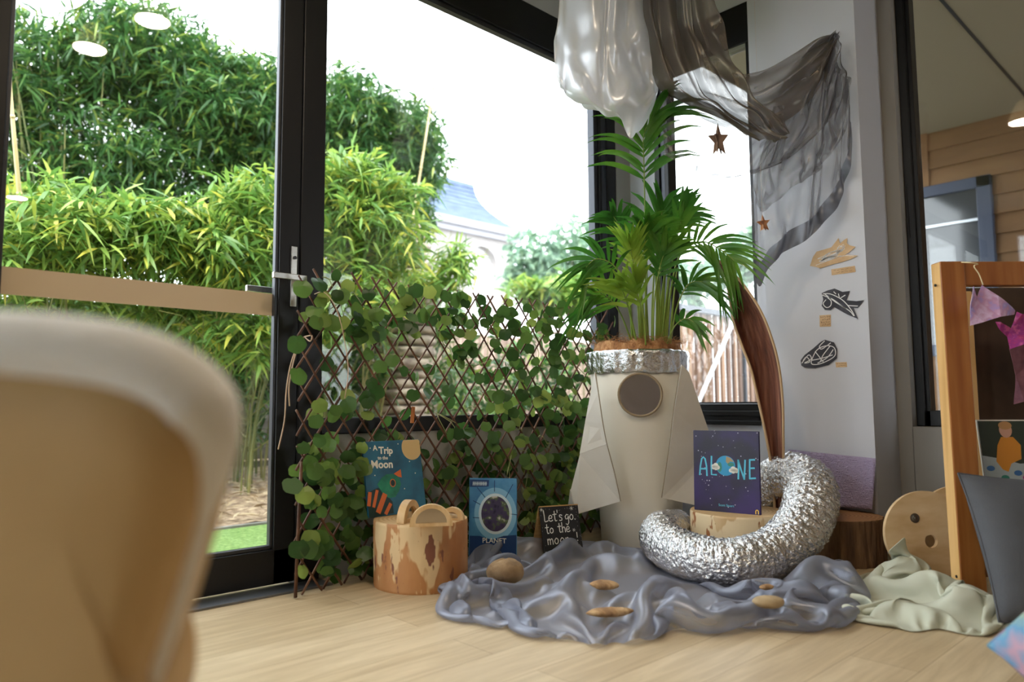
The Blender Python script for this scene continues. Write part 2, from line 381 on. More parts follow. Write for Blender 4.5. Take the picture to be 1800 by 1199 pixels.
def culms(mb, base, n, spread, top, lean, r=.012, seed=0):
    rd = random.Random(seed)
    for i in range(n):
        a = rd.random()*6.28; s_ = rd.random()**.5*spread
        b = Vector((base[0]+math.cos(a)*s_, base[1]+math.sin(a)*s_*.5, GZ)); h = top*rd.uniform(.75, 1.0)
        lx = lean[0]*rd.uniform(.3, 1.4)+rd.uniform(-.25, .25); ly = lean[1]*rd.uniform(.3, 1.4)+rd.uniform(-.2, .2)
        pts = [b+Vector((lx*(t**2), ly*(t**2), h*t-(abs(lx)+abs(ly))*.12*t**3)) for t in [j/9 for j in range(10)]]
        rr = r*rd.uniform(.6, 1.2)
        mb.tube(pts, [rr*(1-.65*j/9) for j in range(10)], 6)
        if i % 2 == 0:
            for j in range(2, 9):
                q = pts[j]; aa = rd.random()*6.28
                e = q+Vector((math.cos(aa)*.35, math.sin(aa)*.35, .12))
                mb.tube([q, q.lerp(e, .5)+Vector((0, 0, .05)), e], [.004, .003, .0015], 4)
def bamboo(base, label, vols, nleaf, lr, wr, m, nc, top, lean, spread=.35, seed=1, culm_r=.013):
    t = thing('bamboo_clump', (base[0], base[1], GZ), label, 'bamboo', 'bamboo along the garden bed')
    foliage(vols, nleaf, lr, wr).build('foliage', m, t)
    mb = MB(); culms(mb, base, nc, spread, top, lean, r=culm_r, seed=seed); mb.build('culms', M['culm'], t)
    return t
def E3(px, py, d, rx, ry, rz, wgt): return ((tuple(W(px, py, d))), (rx, ry, rz), wgt)
# far screen, dark and tall
bamboo((1.3, 7.0), 'tall dark green bamboo clump at far left behind the door', [E3(60, 150, 6.3, .75, .7, .62, 2.4), E3(40, 350, 6.2, .8, .7, .7, 1.6), E3(-60, 250, 6.2, .7, .8, 1.2, 1.5)], 2700, (.10, .17), (.016, .026), M['bam_far'], 26, 3.7, (-.4, -.2), seed=3)
bamboo((2.6, 7.0), 'tallest dark green bamboo clump behind the middle of the door glass', [E3(260, 110, 6.5, .72, .7, .5, 2.6), E3(250, 300, 6.5, .85, .7, .6, 2.2), E3(390, 190, 6.6, .6, .6, .55, 1.9)], 4000, (.10, .17), (.016, .026), M['bam_far'], 30, 3.8, (.2, -.2), seed=4)
bamboo((3.9, 7.2), 'dark green bamboo clump showing on both sides of the black mullion', [E3(450, 180, 6.9, .55, .6, .42, 1.7), E3(460, 330, 6.9, .6, .6, .6, 1.5), E3(600, 200, 7.1, .55, .6, .45, 1.7), E3(620, 330, 7.1, .7, .6, .55, 1.9)], 3600, (.10, .17), (.016, .026), M['bam_far'], 26, 3.5, (.4, -.2), seed=5)
bamboo((5.0, 7.2), 'dark bamboo clump beside the grey roofed house', [E3(700, 250, 7.3, .42, .5, .5, 1.6), E3(690, 380, 7.3, .4, .5, .3, .7), E3(740, 300, 7.3, .22, .4, .35, .5)], 1500, (.10, .17), (.016, .026), M['bam_far'], 16, 3.0, (.5, -.2), seed=6)
# nearer, lower, bright yellow green
bamboo((1.0, 5.0), 'low yellow green bamboo arching across the left of the door glass', [E3(60, 430, 4.2, .55, .4, .22, 1.6), E3(190, 400, 4.3, .5, .4, .26, 1.8), E3(60, 530, 4.4, .5, .4, .2, .9), E3(60, 350, 4.4, .4, .3, .12, .5)], 900, (.11, .19), (.017, .028), M['bam_near'], 16, 1.5, (-.3, -.5), seed=8, culm_r=.009)
bamboo((2.1, 5.0), 'bright yellow green bamboo arching over the beige band', [E3(300, 410, 4.5, .42, .4, .25, 1.6), E3(400, 450, 4.6, .40, .4, .26, 1.6), E3(440, 350, 4.6, .22, .3, .2, .5), E3(300, 540, 4.7, .4, .3, .15, .6), E3(420, 590, 4.7, .25, .3, .18, .5)], 1050, (.11, .19), (.017, .028), M['bam_near'], 20, 1.6, (-.1, -.5), seed=9, culm_r=.009)
bamboo((3.3, 5.6), 'bright bamboo clump rising behind the left end of the trellis', [E3(600, 330, 5.2, .38, .4, .25, 1.3), E3(640, 420, 5.2, .55, .4, .35, 1.8), E3(600, 520, 5.0, .35, .4, .3, 1.2), E3(690, 340, 5.3, .2, .3, .15, .4)], 1150, (.12, .2), (.018, .028), M['bam_near'], 18, 2.2, (.1, -.5), seed=10, culm_r=.01)
bamboo((4.9, 6.2), 'small yellow bamboo sprig in front of the arched window', [E3(800, 460, 6.5, .16, .2, .2, .8), E3(760, 500, 6.5, .3, .2, .12, .8)], 150, (.12, .2), (.018, .028), M['bam_near'], 5, 1.9, (.0, -.1), seed=11, spread=.15, culm_r=.008)
bamboo((7.6, 6.4), 'yellow leaved bush above the trellis at its right half', [E3(975, 515, 9.0, .75, .4, .17, 1), E3(1020, 500, 9.2, .3, .3, .2, .6)], 420, (.14, .24), (.03, .05), M['bam_near'], 8, 1.9, (.2, .0), seed=12, spread=.3, culm_r=.01)
bamboo((1.6, 6.2), 'dark green bamboo undergrowth below the beige band', [E3(60, 600, 5.6, .7, .4, .45, 1.2), E3(250, 600, 5.7, .7, .4, .4, 1.2), E3(420, 620, 5.8, .5, .4, .4, 1.0), E3(440, 480, 5.8, .5, .4, .35, .8)], 1500, (.10, .17), (.016, .026), M['bam_far'], 12, 1.4, (.1, -.1), seed=15, spread=.9)
bamboo((4.4, 6.9), 'dark green undergrowth between the stone stack and the fence', [E3(640, 520, 6.6, .5, .4, .5, 1), E3(620, 640, 6.5, .5, .4, .4, .8), E3(760, 560, 7.2, .4, .4, .3, .5)], 700, (.10, .17), (.016, .026), M['bam_far'], 8, 1.4, (.1, -.1), seed=16, spread=.5)
# bare lower culms in the bed
def thicket(x0, x1, y, label, n, seed):
    t = thing('bamboo_clump', ((x0+x1)/2, y, GZ), label, 'bamboo', 'bamboo along the garden bed')
    mb = MB(); rd = random.Random(seed)
    for i in range(n):
        b = Vector((rd.uniform(x0, x1), y+rd.uniform(-.3, .4), GZ)); h = rd.uniform(.9, 1.7); lx = rd.uniform(-.25, .25)
        mb.tube([b, b+Vector((lx*.3, -.03, h*.5)), b+Vector((lx, -.12, h))], [.011, .009, .005], 6)
    mb.build('culms', M['culm'], t)
    foliage([(((x0+x1)/2, y-.1, .75), ((x1-x0)/2, .3, .55), 1)], 260, (.1, .17), (.014, .022)).build('foliage', M['bam_far'], t)
thicket(1.9, 2.7, 5.7, 'thin bamboo stems rooted in the mulch beside the door stile', 26, 21)
thicket(2.8, 3.9, 5.9, 'thin bamboo stems seen through the left end of the trellis', 24, 22)
thicket(4.2, 5.6, 6.4, 'thin bamboo stems seen through the middle of the trellis', 18, 23)
# canes and bare trunks
def cane(pts, r, label, node=.22):
    mb = MB(); P = crv(pts, 24); mb.tube(P, [lerp(r, r*.55, i/23) for i in range(24)], 8)
    for i in range(2, 22, 4):
        t = (P[i+1]-P[i]).normalized(); mb.tube([P[i]-t*.008, P[i]+t*.008], lerp(r, r*.55, i/23)*1.3, 8)
    o = mb.build('bamboo_pole', M['cane'], smooth=True, loc=P[0]); tag(o, label, 'bamboo pole')
b0 = onZ(60, 980, GZ)
q6 = W(60, 560, 4.6)
cane([Vector((q6.x, q6.y, GZ)), q6, W(42, 420, 4.2), W(24, 230, 4.0), W(10, 60, 4.0)], .016, 'dry bamboo cane leaning outside at the left edge of the door')
q6 = W(706, 500, 6.8)
cane([Vector((q6.x-.1, q6.y, GZ)), q6, W(728, 370, 6.8), W(757, 185, 6.8), W(790, -40, 6.8)], .015, 'thin pale cane rising past the dark bamboo towards the sky')
def trunk(x, y, h, r, label):
    mb = MB(); mb.tube(crv([(x, y, GZ), (x+.02, y, h*.5), (x-.03, y+.05, h)], 10), [r*(1-.03*i) for i in range(10)], 12)
    t = thing('bare_tree', (x, y, GZ), label, 'tree'); mb.build('trunk', M['trunk'], t, smooth=True)
M['trunk'] = mat('tree_bark', (104, 86, 68), .9, var=[(78, 64, 50), (140, 118, 94)], vscale=8, stretch=(1, 1, .3), bump=.8, bscale=20)
q = onZ(383, 845, GZ); trunk(q.x, q.y, 2.1, .055, 'bare brown tree trunk behind the beige band')
# ground
def ground(name, pts, z, m, label=None, cat=None):
    mb = MB(); mb.add([(x, y, z) for x, y in pts], [(0, 1, 2, 3)])
    o = mb.build(name, m)
    o['kind'] = 'structure'; return o
ground('floor_soil', [(-12, 2.4), (26, 2.4), (26, 40), (-12, 40)], GZ-.03, M['soil'])
ground('floor_side_path', [(3.4, -8), (9, -8), (9, 2.5), (3.4, 2.5)], GZ-.025, M['kerb'])
struct('floor_turf', MB().box((-6, 2.40, GZ-.1), (3.3, 3.93, GZ)), M['turf'])
struct('trim_4', MB().box((-6, 3.93, GZ-.1), (3.5, 3.965, GZ+.012)), M['kerb'])
# mulch with loose leaves
mb = MB(); nx, ny = 90, 30; rows = []
for j in range(ny):
    rows.append([Vector((lerp(-4, 5, i/(nx-1)), lerp(3.965, 7, j/(ny-1)), GZ+.01+.05*max(0, nz(i*.4, j*.4))+.10*j/ny)) for i in range(nx)])
mb.grid(rows); mu = mb.build('floor_mulch', M['mulch'], smooth=True); mu['kind'] = 'structure'
k = 1600; P = np.stack([rng.uniform(-.5, 4.2, k), rng.uniform(4.0, 6.0, k), np.full(k, GZ+.04)], 1); P[:, 2] += (P[:, 1]-4)/3*.10
az = rng.random(k)*6.283; D = np.stack([np.cos(az), np.sin(az), rng.uniform(0, .5, k)], 1)
t = Leaves(); t.add(*leafbatch(P, D, rng.uniform(.08, .15, k), rng.uniform(.012, .022, k), .2))
M['dry'] = leaf_mat('dry_leaf_litter', [(0, (120, 98, 74)), (1, (206, 190, 158)), (.5, (168, 146, 116))], .2)
E0 = bpy.data.objects.new('x', None); o = t.build('leaf_litter', M['dry'], type('q', (), {'location': (0, 0, 0)})) if False else None
V = np.concatenate(t.V, 0); me = bpy.data.meshes.new('leaf_litter'); me.from_pydata(V.tolist(), [], t.F); me.materials.append(M['dry'])
o = bpy.data.objects.new('leaf_litter', me); COL.objects.link(o); tag(o, 'dry fallen bamboo leaves scattered over the garden bed', 'leaf litter', kind='stuff')
bpy.data.objects.remove(E0)
# sleepers behind the bed
sl = MB()
for i in range(4): sl.box((-4, 6.55+.02*i, GZ+.02+i*.14), (3.4, 6.62+.02*i, GZ+.145+i*.14))
o = sl.build('retaining_wall', mat('grey_sleepers', (122, 116, 110), .85, var=[(96, 90, 86), (150, 144, 138)], vscale=5, stretch=(.4, 1, 3)))
tag(o, 'low grey timber retaining wall behind the bamboo stems', 'retaining wall')
# paling fence
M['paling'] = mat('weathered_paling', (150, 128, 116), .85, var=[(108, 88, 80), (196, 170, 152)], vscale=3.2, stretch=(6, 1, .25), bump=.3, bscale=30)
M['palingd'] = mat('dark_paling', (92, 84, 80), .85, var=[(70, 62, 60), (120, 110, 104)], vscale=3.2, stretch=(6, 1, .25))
FY = 8.1
fr = thing('paling_fence', (8, FY, GZ), 'weathered timber paling fence seen through the trellis', 'fence')
pb = MB(); x = -3.0; rd = random.Random(5)
while x < 13:
    w_ = .118; h = 1.62+rd.uniform(-.02, .02)
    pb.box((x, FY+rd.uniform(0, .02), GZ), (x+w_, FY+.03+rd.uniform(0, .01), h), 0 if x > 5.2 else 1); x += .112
pb.build('palings', [M['paling'], M['palingd']], fr)
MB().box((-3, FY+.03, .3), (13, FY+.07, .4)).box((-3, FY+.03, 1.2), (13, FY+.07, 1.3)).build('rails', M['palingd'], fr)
# stone stack
M['stone'] = mat('brown_stone', (136, 122, 108), .9, var=[(92, 82, 74), (172, 158, 140)], vscale=9, bump=.6, bscale=30)
c = W(712, 440, 6.9); st = thing('stone_stack', (c.x, c.y, GZ), 'stack of rough flat brown stones behind the bamboo', 'stone stack')
rd = random.Random(2)
zz = GZ; i = 0
while zz < W(712, 395, 6.9).z:
    th = rd.uniform(.07, .12); ra = rd.uniform(.22, .30)*(1 if zz < 1.9 else .75); ox = rd.uniform(-.04, .04)
    mb = MB(); mb.lathe([(ra*.6, 0), (ra*.95, th*.2), (ra, th*.5), (ra*.93, th*.85), (ra*.5, th)], (c.x+ox, c.y, zz), 18, fn=lambda r, z, a, k=i: (r*(1+.12*nz(math.cos(a)*1.5+k*3, math.sin(a)*1.5)), z+.01*nz(a, k)))
    mb.build('stone', M['stone'], st, smooth=True); zz += th*.93; i += 1
# the house beyond
HY = 17.0
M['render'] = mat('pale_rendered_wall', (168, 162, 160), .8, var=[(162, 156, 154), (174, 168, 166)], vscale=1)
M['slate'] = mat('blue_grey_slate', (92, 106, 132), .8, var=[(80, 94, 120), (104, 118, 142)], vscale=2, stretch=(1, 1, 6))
a0 = onY(905, 415, HY); a1 = onY(700, 363, HY); eave = onY(830, 395, HY).z; rr_ = onY(885, 340, HY+.7)
hx0, hx1 = onY(560, 400, HY).x, onY(912, 418, HY).x
ridge = onY(830, 325, HY+1.0).z
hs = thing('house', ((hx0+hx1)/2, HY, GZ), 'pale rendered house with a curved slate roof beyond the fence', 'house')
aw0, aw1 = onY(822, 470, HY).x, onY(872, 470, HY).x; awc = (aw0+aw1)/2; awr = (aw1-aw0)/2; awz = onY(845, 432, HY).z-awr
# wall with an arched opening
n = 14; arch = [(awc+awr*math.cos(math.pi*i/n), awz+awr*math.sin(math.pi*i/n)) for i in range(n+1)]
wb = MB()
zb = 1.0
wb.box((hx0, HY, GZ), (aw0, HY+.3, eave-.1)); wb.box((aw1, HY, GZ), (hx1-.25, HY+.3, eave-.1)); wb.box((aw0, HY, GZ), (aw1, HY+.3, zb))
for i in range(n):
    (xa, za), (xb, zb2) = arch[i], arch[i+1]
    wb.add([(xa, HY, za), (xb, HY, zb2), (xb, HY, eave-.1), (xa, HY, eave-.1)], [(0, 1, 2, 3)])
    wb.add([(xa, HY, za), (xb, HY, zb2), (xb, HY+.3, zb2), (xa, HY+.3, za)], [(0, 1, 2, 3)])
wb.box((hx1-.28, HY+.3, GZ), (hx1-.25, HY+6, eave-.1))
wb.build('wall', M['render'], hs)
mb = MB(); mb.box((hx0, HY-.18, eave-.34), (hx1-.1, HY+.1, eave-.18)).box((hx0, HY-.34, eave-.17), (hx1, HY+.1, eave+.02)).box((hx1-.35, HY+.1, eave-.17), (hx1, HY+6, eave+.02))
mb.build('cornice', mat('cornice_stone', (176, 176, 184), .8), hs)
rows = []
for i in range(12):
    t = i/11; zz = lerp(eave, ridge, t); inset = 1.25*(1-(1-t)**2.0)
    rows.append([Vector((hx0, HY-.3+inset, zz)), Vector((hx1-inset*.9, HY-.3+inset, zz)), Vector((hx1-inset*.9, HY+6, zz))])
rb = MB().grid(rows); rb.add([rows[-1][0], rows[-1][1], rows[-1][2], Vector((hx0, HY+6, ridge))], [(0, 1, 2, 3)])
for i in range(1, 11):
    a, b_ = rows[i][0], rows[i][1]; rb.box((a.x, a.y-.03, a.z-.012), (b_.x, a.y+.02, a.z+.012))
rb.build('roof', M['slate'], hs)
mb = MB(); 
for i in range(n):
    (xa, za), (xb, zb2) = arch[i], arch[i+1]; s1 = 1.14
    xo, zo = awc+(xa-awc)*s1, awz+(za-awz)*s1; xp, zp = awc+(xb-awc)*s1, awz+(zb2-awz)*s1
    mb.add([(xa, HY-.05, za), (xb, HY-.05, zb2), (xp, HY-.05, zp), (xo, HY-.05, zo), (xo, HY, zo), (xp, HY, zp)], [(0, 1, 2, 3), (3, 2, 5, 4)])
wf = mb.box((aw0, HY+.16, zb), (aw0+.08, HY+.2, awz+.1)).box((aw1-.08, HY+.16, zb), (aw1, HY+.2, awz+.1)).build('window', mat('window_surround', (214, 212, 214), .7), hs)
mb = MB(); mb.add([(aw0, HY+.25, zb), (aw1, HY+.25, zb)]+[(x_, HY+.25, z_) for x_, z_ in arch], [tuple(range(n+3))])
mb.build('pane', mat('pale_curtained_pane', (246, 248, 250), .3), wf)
# trees beyond the fence, glare put into their paler leaf colour
M['gum'] = leaf_mat('glare_pale_leaf', [(0, (108, 140, 122)), (1, (176, 200, 168)), (.5, (136, 166, 142))], .5)
def tree(base, label, vols, n, lr=(.12, .2), wr=(.04, .07)):
    t = thing('tree', (base[0], base[1], GZ), label, 'tree', 'pale trees beyond the fence')
    foliage(vols, n, lr, wr, .1).build('foliage', M['gum'], t)
    mb = MB(); rd = random.Random(n)
    top = max(v[0][2] for v in vols); B = Vector((base[0], base[1], GZ))
    mb.tube([B, B+Vector((.1, 0, top*.5)), B+Vector((.05, .1, top))], [.12, .09, .03], 8)
    for v in vols:
        mb.tube([B+Vector((.1, 0, v[0][2]*.55)), (B+Vector(v[0]))/2+Vector((0, 0, .2)), Vector(v[0])], [.05, .035, .01], 6)
    mb.build('trunk', M['trunk'], t); return t
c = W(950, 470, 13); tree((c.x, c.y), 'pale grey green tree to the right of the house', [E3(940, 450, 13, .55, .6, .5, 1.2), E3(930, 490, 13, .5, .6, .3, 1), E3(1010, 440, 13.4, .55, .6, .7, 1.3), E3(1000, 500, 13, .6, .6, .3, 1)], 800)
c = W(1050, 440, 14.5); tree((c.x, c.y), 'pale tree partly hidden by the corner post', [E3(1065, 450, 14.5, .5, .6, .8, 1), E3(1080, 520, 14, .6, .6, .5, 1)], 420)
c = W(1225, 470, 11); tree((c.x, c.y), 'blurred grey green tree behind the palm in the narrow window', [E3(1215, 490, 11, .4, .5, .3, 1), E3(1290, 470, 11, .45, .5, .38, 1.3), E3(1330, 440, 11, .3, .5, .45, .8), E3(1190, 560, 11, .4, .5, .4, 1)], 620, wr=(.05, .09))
# slatted side gate with a steel brace
GY = 4.0
M['slat'] = mat('timber_slat', (122, 92, 74), .7, var=[(82, 60, 50), (172, 138, 108)], vscale=2.5, stretch=(8, 1, .2))
M['galv'] = mat('galvanised_steel', (196, 202, 208), .3, .9)
g0 = onY(1150, 530, GY); g1 = onY(1345, 552, GY)
gt = thing('slatted_gate', ((g0.x+g1.x)/2, GY, GZ), 'slatted timber gate with a grey top rail outside the narrow window', 'gate')
topz = onY(1230, 545, GY).z
mb = MB(); x = g0.x-.1; i = 0; rd = random.Random(9)
while x < g1.x+.6:
    mb.box((x, GY+.02, GZ), (x+.062, GY+.05, topz-.02), 0); x += .118; i += 1
mb.build('slats', M['slat'], gt)
MB().box((g0.x-.1, GY-.02, topz-.03), (g1.x+.6, GY+.04, topz+.03)).build('top_rail', M['seal'], gt)
q0, q1 = onY(1296, 548, GY-.04), onY(1205, 760, GY-.04)
MB().tube([q0, q1], .026, 4).build('brace', M['galv'], gt)
q0, q1 = onY(1306, 560, GY-.04), onY(1306, 800, GY-.04)
MB().tube([q0, Vector((q0.x, q0.y, GZ))], .025, 8).build('post', M['seal'], gt)
# bushes behind the gate
bamboo((5.6, 5.4), 'green bush behind the slatted gate', [((5.2, 5.4, .7), (1.1, .4, .7), 1)], 300, (.1, .16), (.03, .05), M['bam_far'], 8, 1.2, (0, 0), seed=31, spread=.6)
# ---- covered side passage: soffit, weatherboard wall, its window
M['soffit'] = mat('soffit_paint', (160, 152, 132), .8)
M['board'] = mat('weatherboard_paint', (132, 96, 60), .7, var=[(120, 86, 52), (142, 106, 68)], vscale=1.5, stretch=(1, 1, 4))
WX = 6.4
struct('ceiling_passage', MB().box((3.42, -6, 2.76), (WX+.1, 2.45, 2.82)), M['soffit'])
s0 = onZ(1655, 0, 2.758); s1 = onZ(1800, 165, 2.758); dv = (s1-s0).normalized(); pv = Vector((-dv.y, dv.x, 0))*.008
a = s0-dv*.6; b_ = s1+dv*2
struct('trim_5', MB().add([a-pv, a+pv, b_+pv, b_-pv, a-pv-Vector((0,0,.004)), a+pv-Vector((0,0,.004)), b_+pv-Vector((0,0,.004)), b_-pv-Vector((0,0,.004))], [(0,1,2,3),(7,6,5,4),(0,4,5,1),(2,6,7,3)]), M['seal'])
wb = MB(); zz = 2.76-.0; hb = (onX(1640, 241, WX).z-onX(1640, 305.7, WX).z)/2
while zz > -.3:
    wb.add([(WX, -6, zz), (WX, 1.9, zz), (WX-.022, 1.9, zz-hb), (WX-.022, -6, zz-hb), (WX, 1.9, zz-hb), (WX, -6, zz-hb)], [(0, 1, 2, 3), (3, 2, 4, 5)]); zz -= hb
wb.box((WX, -6, -.1), (WX+.1, 1.9, 2.76)).box((WX-.03, 1.86, -.1), (WX+.1, 1.96, 2.76))
struct('wall_weatherboard', wb, M['board'])
M['navy'] = mat('navy_frame', (62, 72, 96), .5)
wy0 = onX(1744, 310, WX).y; wz1 = onX(1744, 308, WX).z; wy1 = wy0+1.15; 
f = MB(); X0 = WX-.06; wz0 = .95
for a, c_ in (((wy0, wz1-.09), (wy1, wz1)), ((wy0, wz0), (wy1, wz0+.09)), ((wy0, wz0), (wy0+.1, wz1)), ((wy1-.1, wz0), (wy1, wz1))): f.box((X0, a[0], a[1]), (WX+.02, c_[0], c_[1]))
w5 = struct('window_5', f, M['navy']); bevel(w5, .006)
MB().box((WX-.035, wy0+.08, wz0+.08), (WX-.03, wy1-.08, wz1-.08)).build('pane', mat('dim_pane', (60, 66, 72), .08, spec=.8), w5)
MB().box((WX-.05, wy0+.1, wz1-.34), (WX-.03, wy1-.1, wz1-.32)).build('glazing_bar', M['galv'], w5)

# ------------------------------------------------------------------ trellis with ivy
M['rod'] = mat('willow_rod', (96, 62, 46), .6, var=[(72, 44, 34), (134, 96, 70)], vscale=14, bump=.3, bscale=80)
M['ivy'] = leaf_mat('ivy_leaf', [(0, (42, 74, 32)), (1, (150, 166, 80)), (.4, (66, 100, 44)), (.78, (98, 130, 58))], .38, rough=.42)
M['twine'] = mat('jute_twine', (204, 176, 152), .9)
def lat(X, z, dy=0):
    t = (X-1.09)/.5; Y = 2.15+.085*min(1, max(0, t))**.7 + .012*max(0, X-1.6)
    return Vector((X, Y+dy+.006*math.sin(X*5+z*3), z))
tr = thing('ivy_trellis', (1.9, 2.23, 0), 'expanding willow trellis threaded with green ivy leaves, standing along the glass', 'trellis')
mb = MB(); X0, X1, ZT = 1.095, 2.80, 1.045; sp = .083; sl_ = 1.30; rd = random.Random(4)
nodes = []
def rodline(c, sgn, dy):
    # X = c + sgn*z/sl_
    zs = [0.004, ZT+rd.uniform(-.004, .012)]
    def xa(z): return c+sgn*z/sl_
    if sgn > 0:
        z0 = max(zs[0], (X0-c)*sl_-rd.uniform(0, .02)); z1 = min(zs[1], (X1-c)*sl_)
    else:
        z0 = max(zs[0], (c-X1)*sl_); z1 = min(zs[1], (c-X0)*sl_+rd.uniform(0, .02))
    if z1-z0 < .12: return
    n = 9; j = rd.uniform(-.003, .003)
    pts = [lat(xa(lerp(z0, z1, i/(n-1)))+j, lerp(z0, z1, i/(n-1)), dy)+Vector((rd.uniform(-.0015, .0015), 0, 0)) for i in range(n)]
    rr = rd.uniform(.0036, .0048)
    mb.tube(pts, [rr*(1-.02*i) for i in range(n)], 7)
c = X0-ZT/sl_
while c < X1: rodline(c, 1, .006); c += sp
c = X0+.02
while c < X1+ZT/sl_: rodline(c, -1, -.003); c += sp
mb.tube([Vector((1.092, 2.148, .004)), Vector((1.10, 2.15, .28)), Vector((1.108, 2.155, .42))], .0055, 8)
mb.build('lattice_rods', M['rod'], tr, smooth=True)
# ivy: round, lobed leaves wired onto the rods
def ivyleaf(V, F, p, nrm, upd, size):
    nrm = nrm.normalized(); x = upd.cross(nrm).normalized(); y = nrm.cross(x)
    b = len(V); n = 16; V.append(p); cup = rd.uniform(.0, .25)
    for i in range(n):
        a = 2*math.pi*i/n; r_ = size*.5*(1+.05*math.cos(5*a)+rd.uniform(-.02, .02))*(0.80 if i == 4 else 1)
        V.append(p+x*(r_*math.cos(a)*1.04)+y*(r_*math.sin(a)-size*.15)+nrm*(cup*size*(.25*math.cos(2*a)-.1)))
    for i in range(n): F.append((b, b+1+i, b+1+(i+1) % n))
def dens(X, z):
    d = .35
    if z > .82: d = .78
    if z < .5: d = .60
    if z < .5 and X < 1.6: d = .95
    if z < .42 and X > 1.6: d = .8
    if .5 < z < .84 and X < 1.75: d = .22
    if X > 2.0 and z > .5: d = max(d, .55)
    return d
V = []; F = []; cnt = 0
while cnt < 760:
    X = rd.uniform(1.10, 2.78); z = rd.uniform(.03, 1.03)
    if rd.random() > dens(X, z): continue
    side = rd.choice((-1, -1, 1))
    if (z < .63 and 1.43 < X < 1.74) or (z < .42 and 1.78 < X < 2.12): side = 1
    p = lat(X, z, side*rd.uniform(.012, .045)*(1 if side < 0 else .8))
    nrm = Vector((rd.gauss(-.35, .5), -1, rd.gauss(.15, .5)))
    ivyleaf(V, F, p, nrm, Vector((rd.gauss(0, .4), 0, rd.choice((1, -1, 1)))), rd.uniform(.042, .062)); cnt += 1
for (X, z, dy) in ((1.085, .165, -.03), (1.12, .16, -.04), (1.15, .15, -.03), (1.06, .36, -.03), (1.075, .80, -.02), (1.09, .98, -.02), (1.15, 1.0, -.03), (1.08, .70, -.02), (1.10, .33, -.04), (1.14, .40, -.04)):
    ivyleaf(V, F, lat(X, z, dy), Vector((rd.gauss(-.2, .3), -1, rd.gauss(.3, .3))), Vector((0, 0, 1)), .062)
me = MB(); me.add(V, F); iv = me.build('ivy_leaves', M['ivy'], tr); 
mb = MB()
for k in range(22):
    X = rd.uniform(1.15, 2.7); z = rd.uniform(.1, 1.0); P = [lat(X, z, -.01)]
    for j in range(5): X += rd.uniform(-.05, .09); z += rd.uniform(-.10, .06); P.append(lat(X, max(.02, min(1.02, z)), rd.uniform(-.02, .02)))
    mb.tube(crv(P, 14), .0016, 5)
mb.build('ivy_vine', mat('pale_vine_stem', (168, 176, 120), .5), tr, smooth=True)
tw = MB()
c0 = W(535, 592, 2.42)
tw.tube(crv([c0, W(522, 610, 2.38), W(510, 645, 2.36), W(503, 690, 2.35), W(500, 740, 2.35), W(489, 790, 2.34)], 26), .0022, 6)
tw.tube(crv([c0, W(527, 600, 2.38), W(515, 640, 2.36), W(508, 680, 2.35), W(509, 714, 2.35)], 22), .0022, 6)
tw.tube(crv([c0, W(545, 600, 2.36), W(548, 590, 2.37), c0], 12), .0022, 6)
tw.tube(crv([W(553, 517, 2.4), W(570, 514, 2.37), W(590, 540, 2.37), W(604, 590, 2.38), W(612, 650, 2.38), W(606, 700, 2.38)], 22), .0015, 6)
tw.build('twine', M['twine'], tr, smooth=True)
MB().box((-.006, -.004, 0), (.006, .004, .06), 0, Matrix.Translation(lat(1.58, .53, -.012)) @ Matrix.Rotation(.1, 4, 'Y')).build('wooden_peg', mat('clothes_peg_wood', (196, 120, 62), .6), tr)

# ------------------------------------------------------------------ rocket planter
M['card'] = mat('cream_card', (226, 219, 205), .6, bump=.05, bscale=40)
M['cardw'] = mat('white_cardboard', (222, 218, 210), .7, var=[(214, 209, 200), (228, 225, 218)], vscale=5, bump=.08, bscale=30)
M['kraft'] = mat('card_edge', (150, 132, 108), .8)
M['foil'] = mat('crinkled_foil', (214, 216, 220), .22, 1, bump=1.0, bscale=38)
M['mirror'] = mat('acrylic_mirror', (226, 214, 206), .06, 1, bump=.35, bscale=7)
rc = W(1124, 800, 3.17); RC = Vector((rc.x, rc.y, 0))
rk = thing('rocket_planter', RC, 'cream cardboard rocket planter with two fins and a silver foil rim', 'planter')
def rad(z): return .170+(.212-.170)*min(1, z/.8)
mb = MB(); prof = [(rad(0)-.005, 0), (rad(0), .004)]+[(rad(z), z) for z in (.2, .4, .6, .76)]+[(rad(.76)-.006, .76), (.14, .70), (0.0, .70)]
mb.lathe(prof, RC, 64); mb.build('body', M['card'], rk, smooth=True)
vd = (Vector((CAMP.x, CAMP.y, 0))-RC).normalized(); vs_ = Vector((-vd.y, vd.x, 0))      # vs_ points to the right in the view? checked below
if vs_.dot(rt) < 0: vs_ = -vs_
# foil collar
mb = MB(); n = 120; rows = []
for (z, dr) in ((.725, .004), (.735, .008), (.765, .010), (.795, .011), (.812, .012), (.820, .006), (.815, -.006), (.79, -.012), (.74, -.016)):
    row = []
    for j in range(n):
        a = 2*math.pi*j/n; w_ = .0035*math.sin(a*23+3*nz(a*3, z*9))+.005*nz(math.cos(a)*6, math.sin(a)*6, z*30)
        low = .012*nz(math.cos(a)*3, math.sin(a)*3, 7) if z < .74 else .004*nz(math.cos(a)*5, math.sin(a)*5)
        row.append(RC+Vector((math.cos(a)*(rad(.76)+dr+w_), math.sin(a)*(rad(.76)+dr+w_), z+low)))
    rows.append(row)
mb.grid(rows, close=True); mb.build('foil_rim', M['foil'], rk, smooth=True)
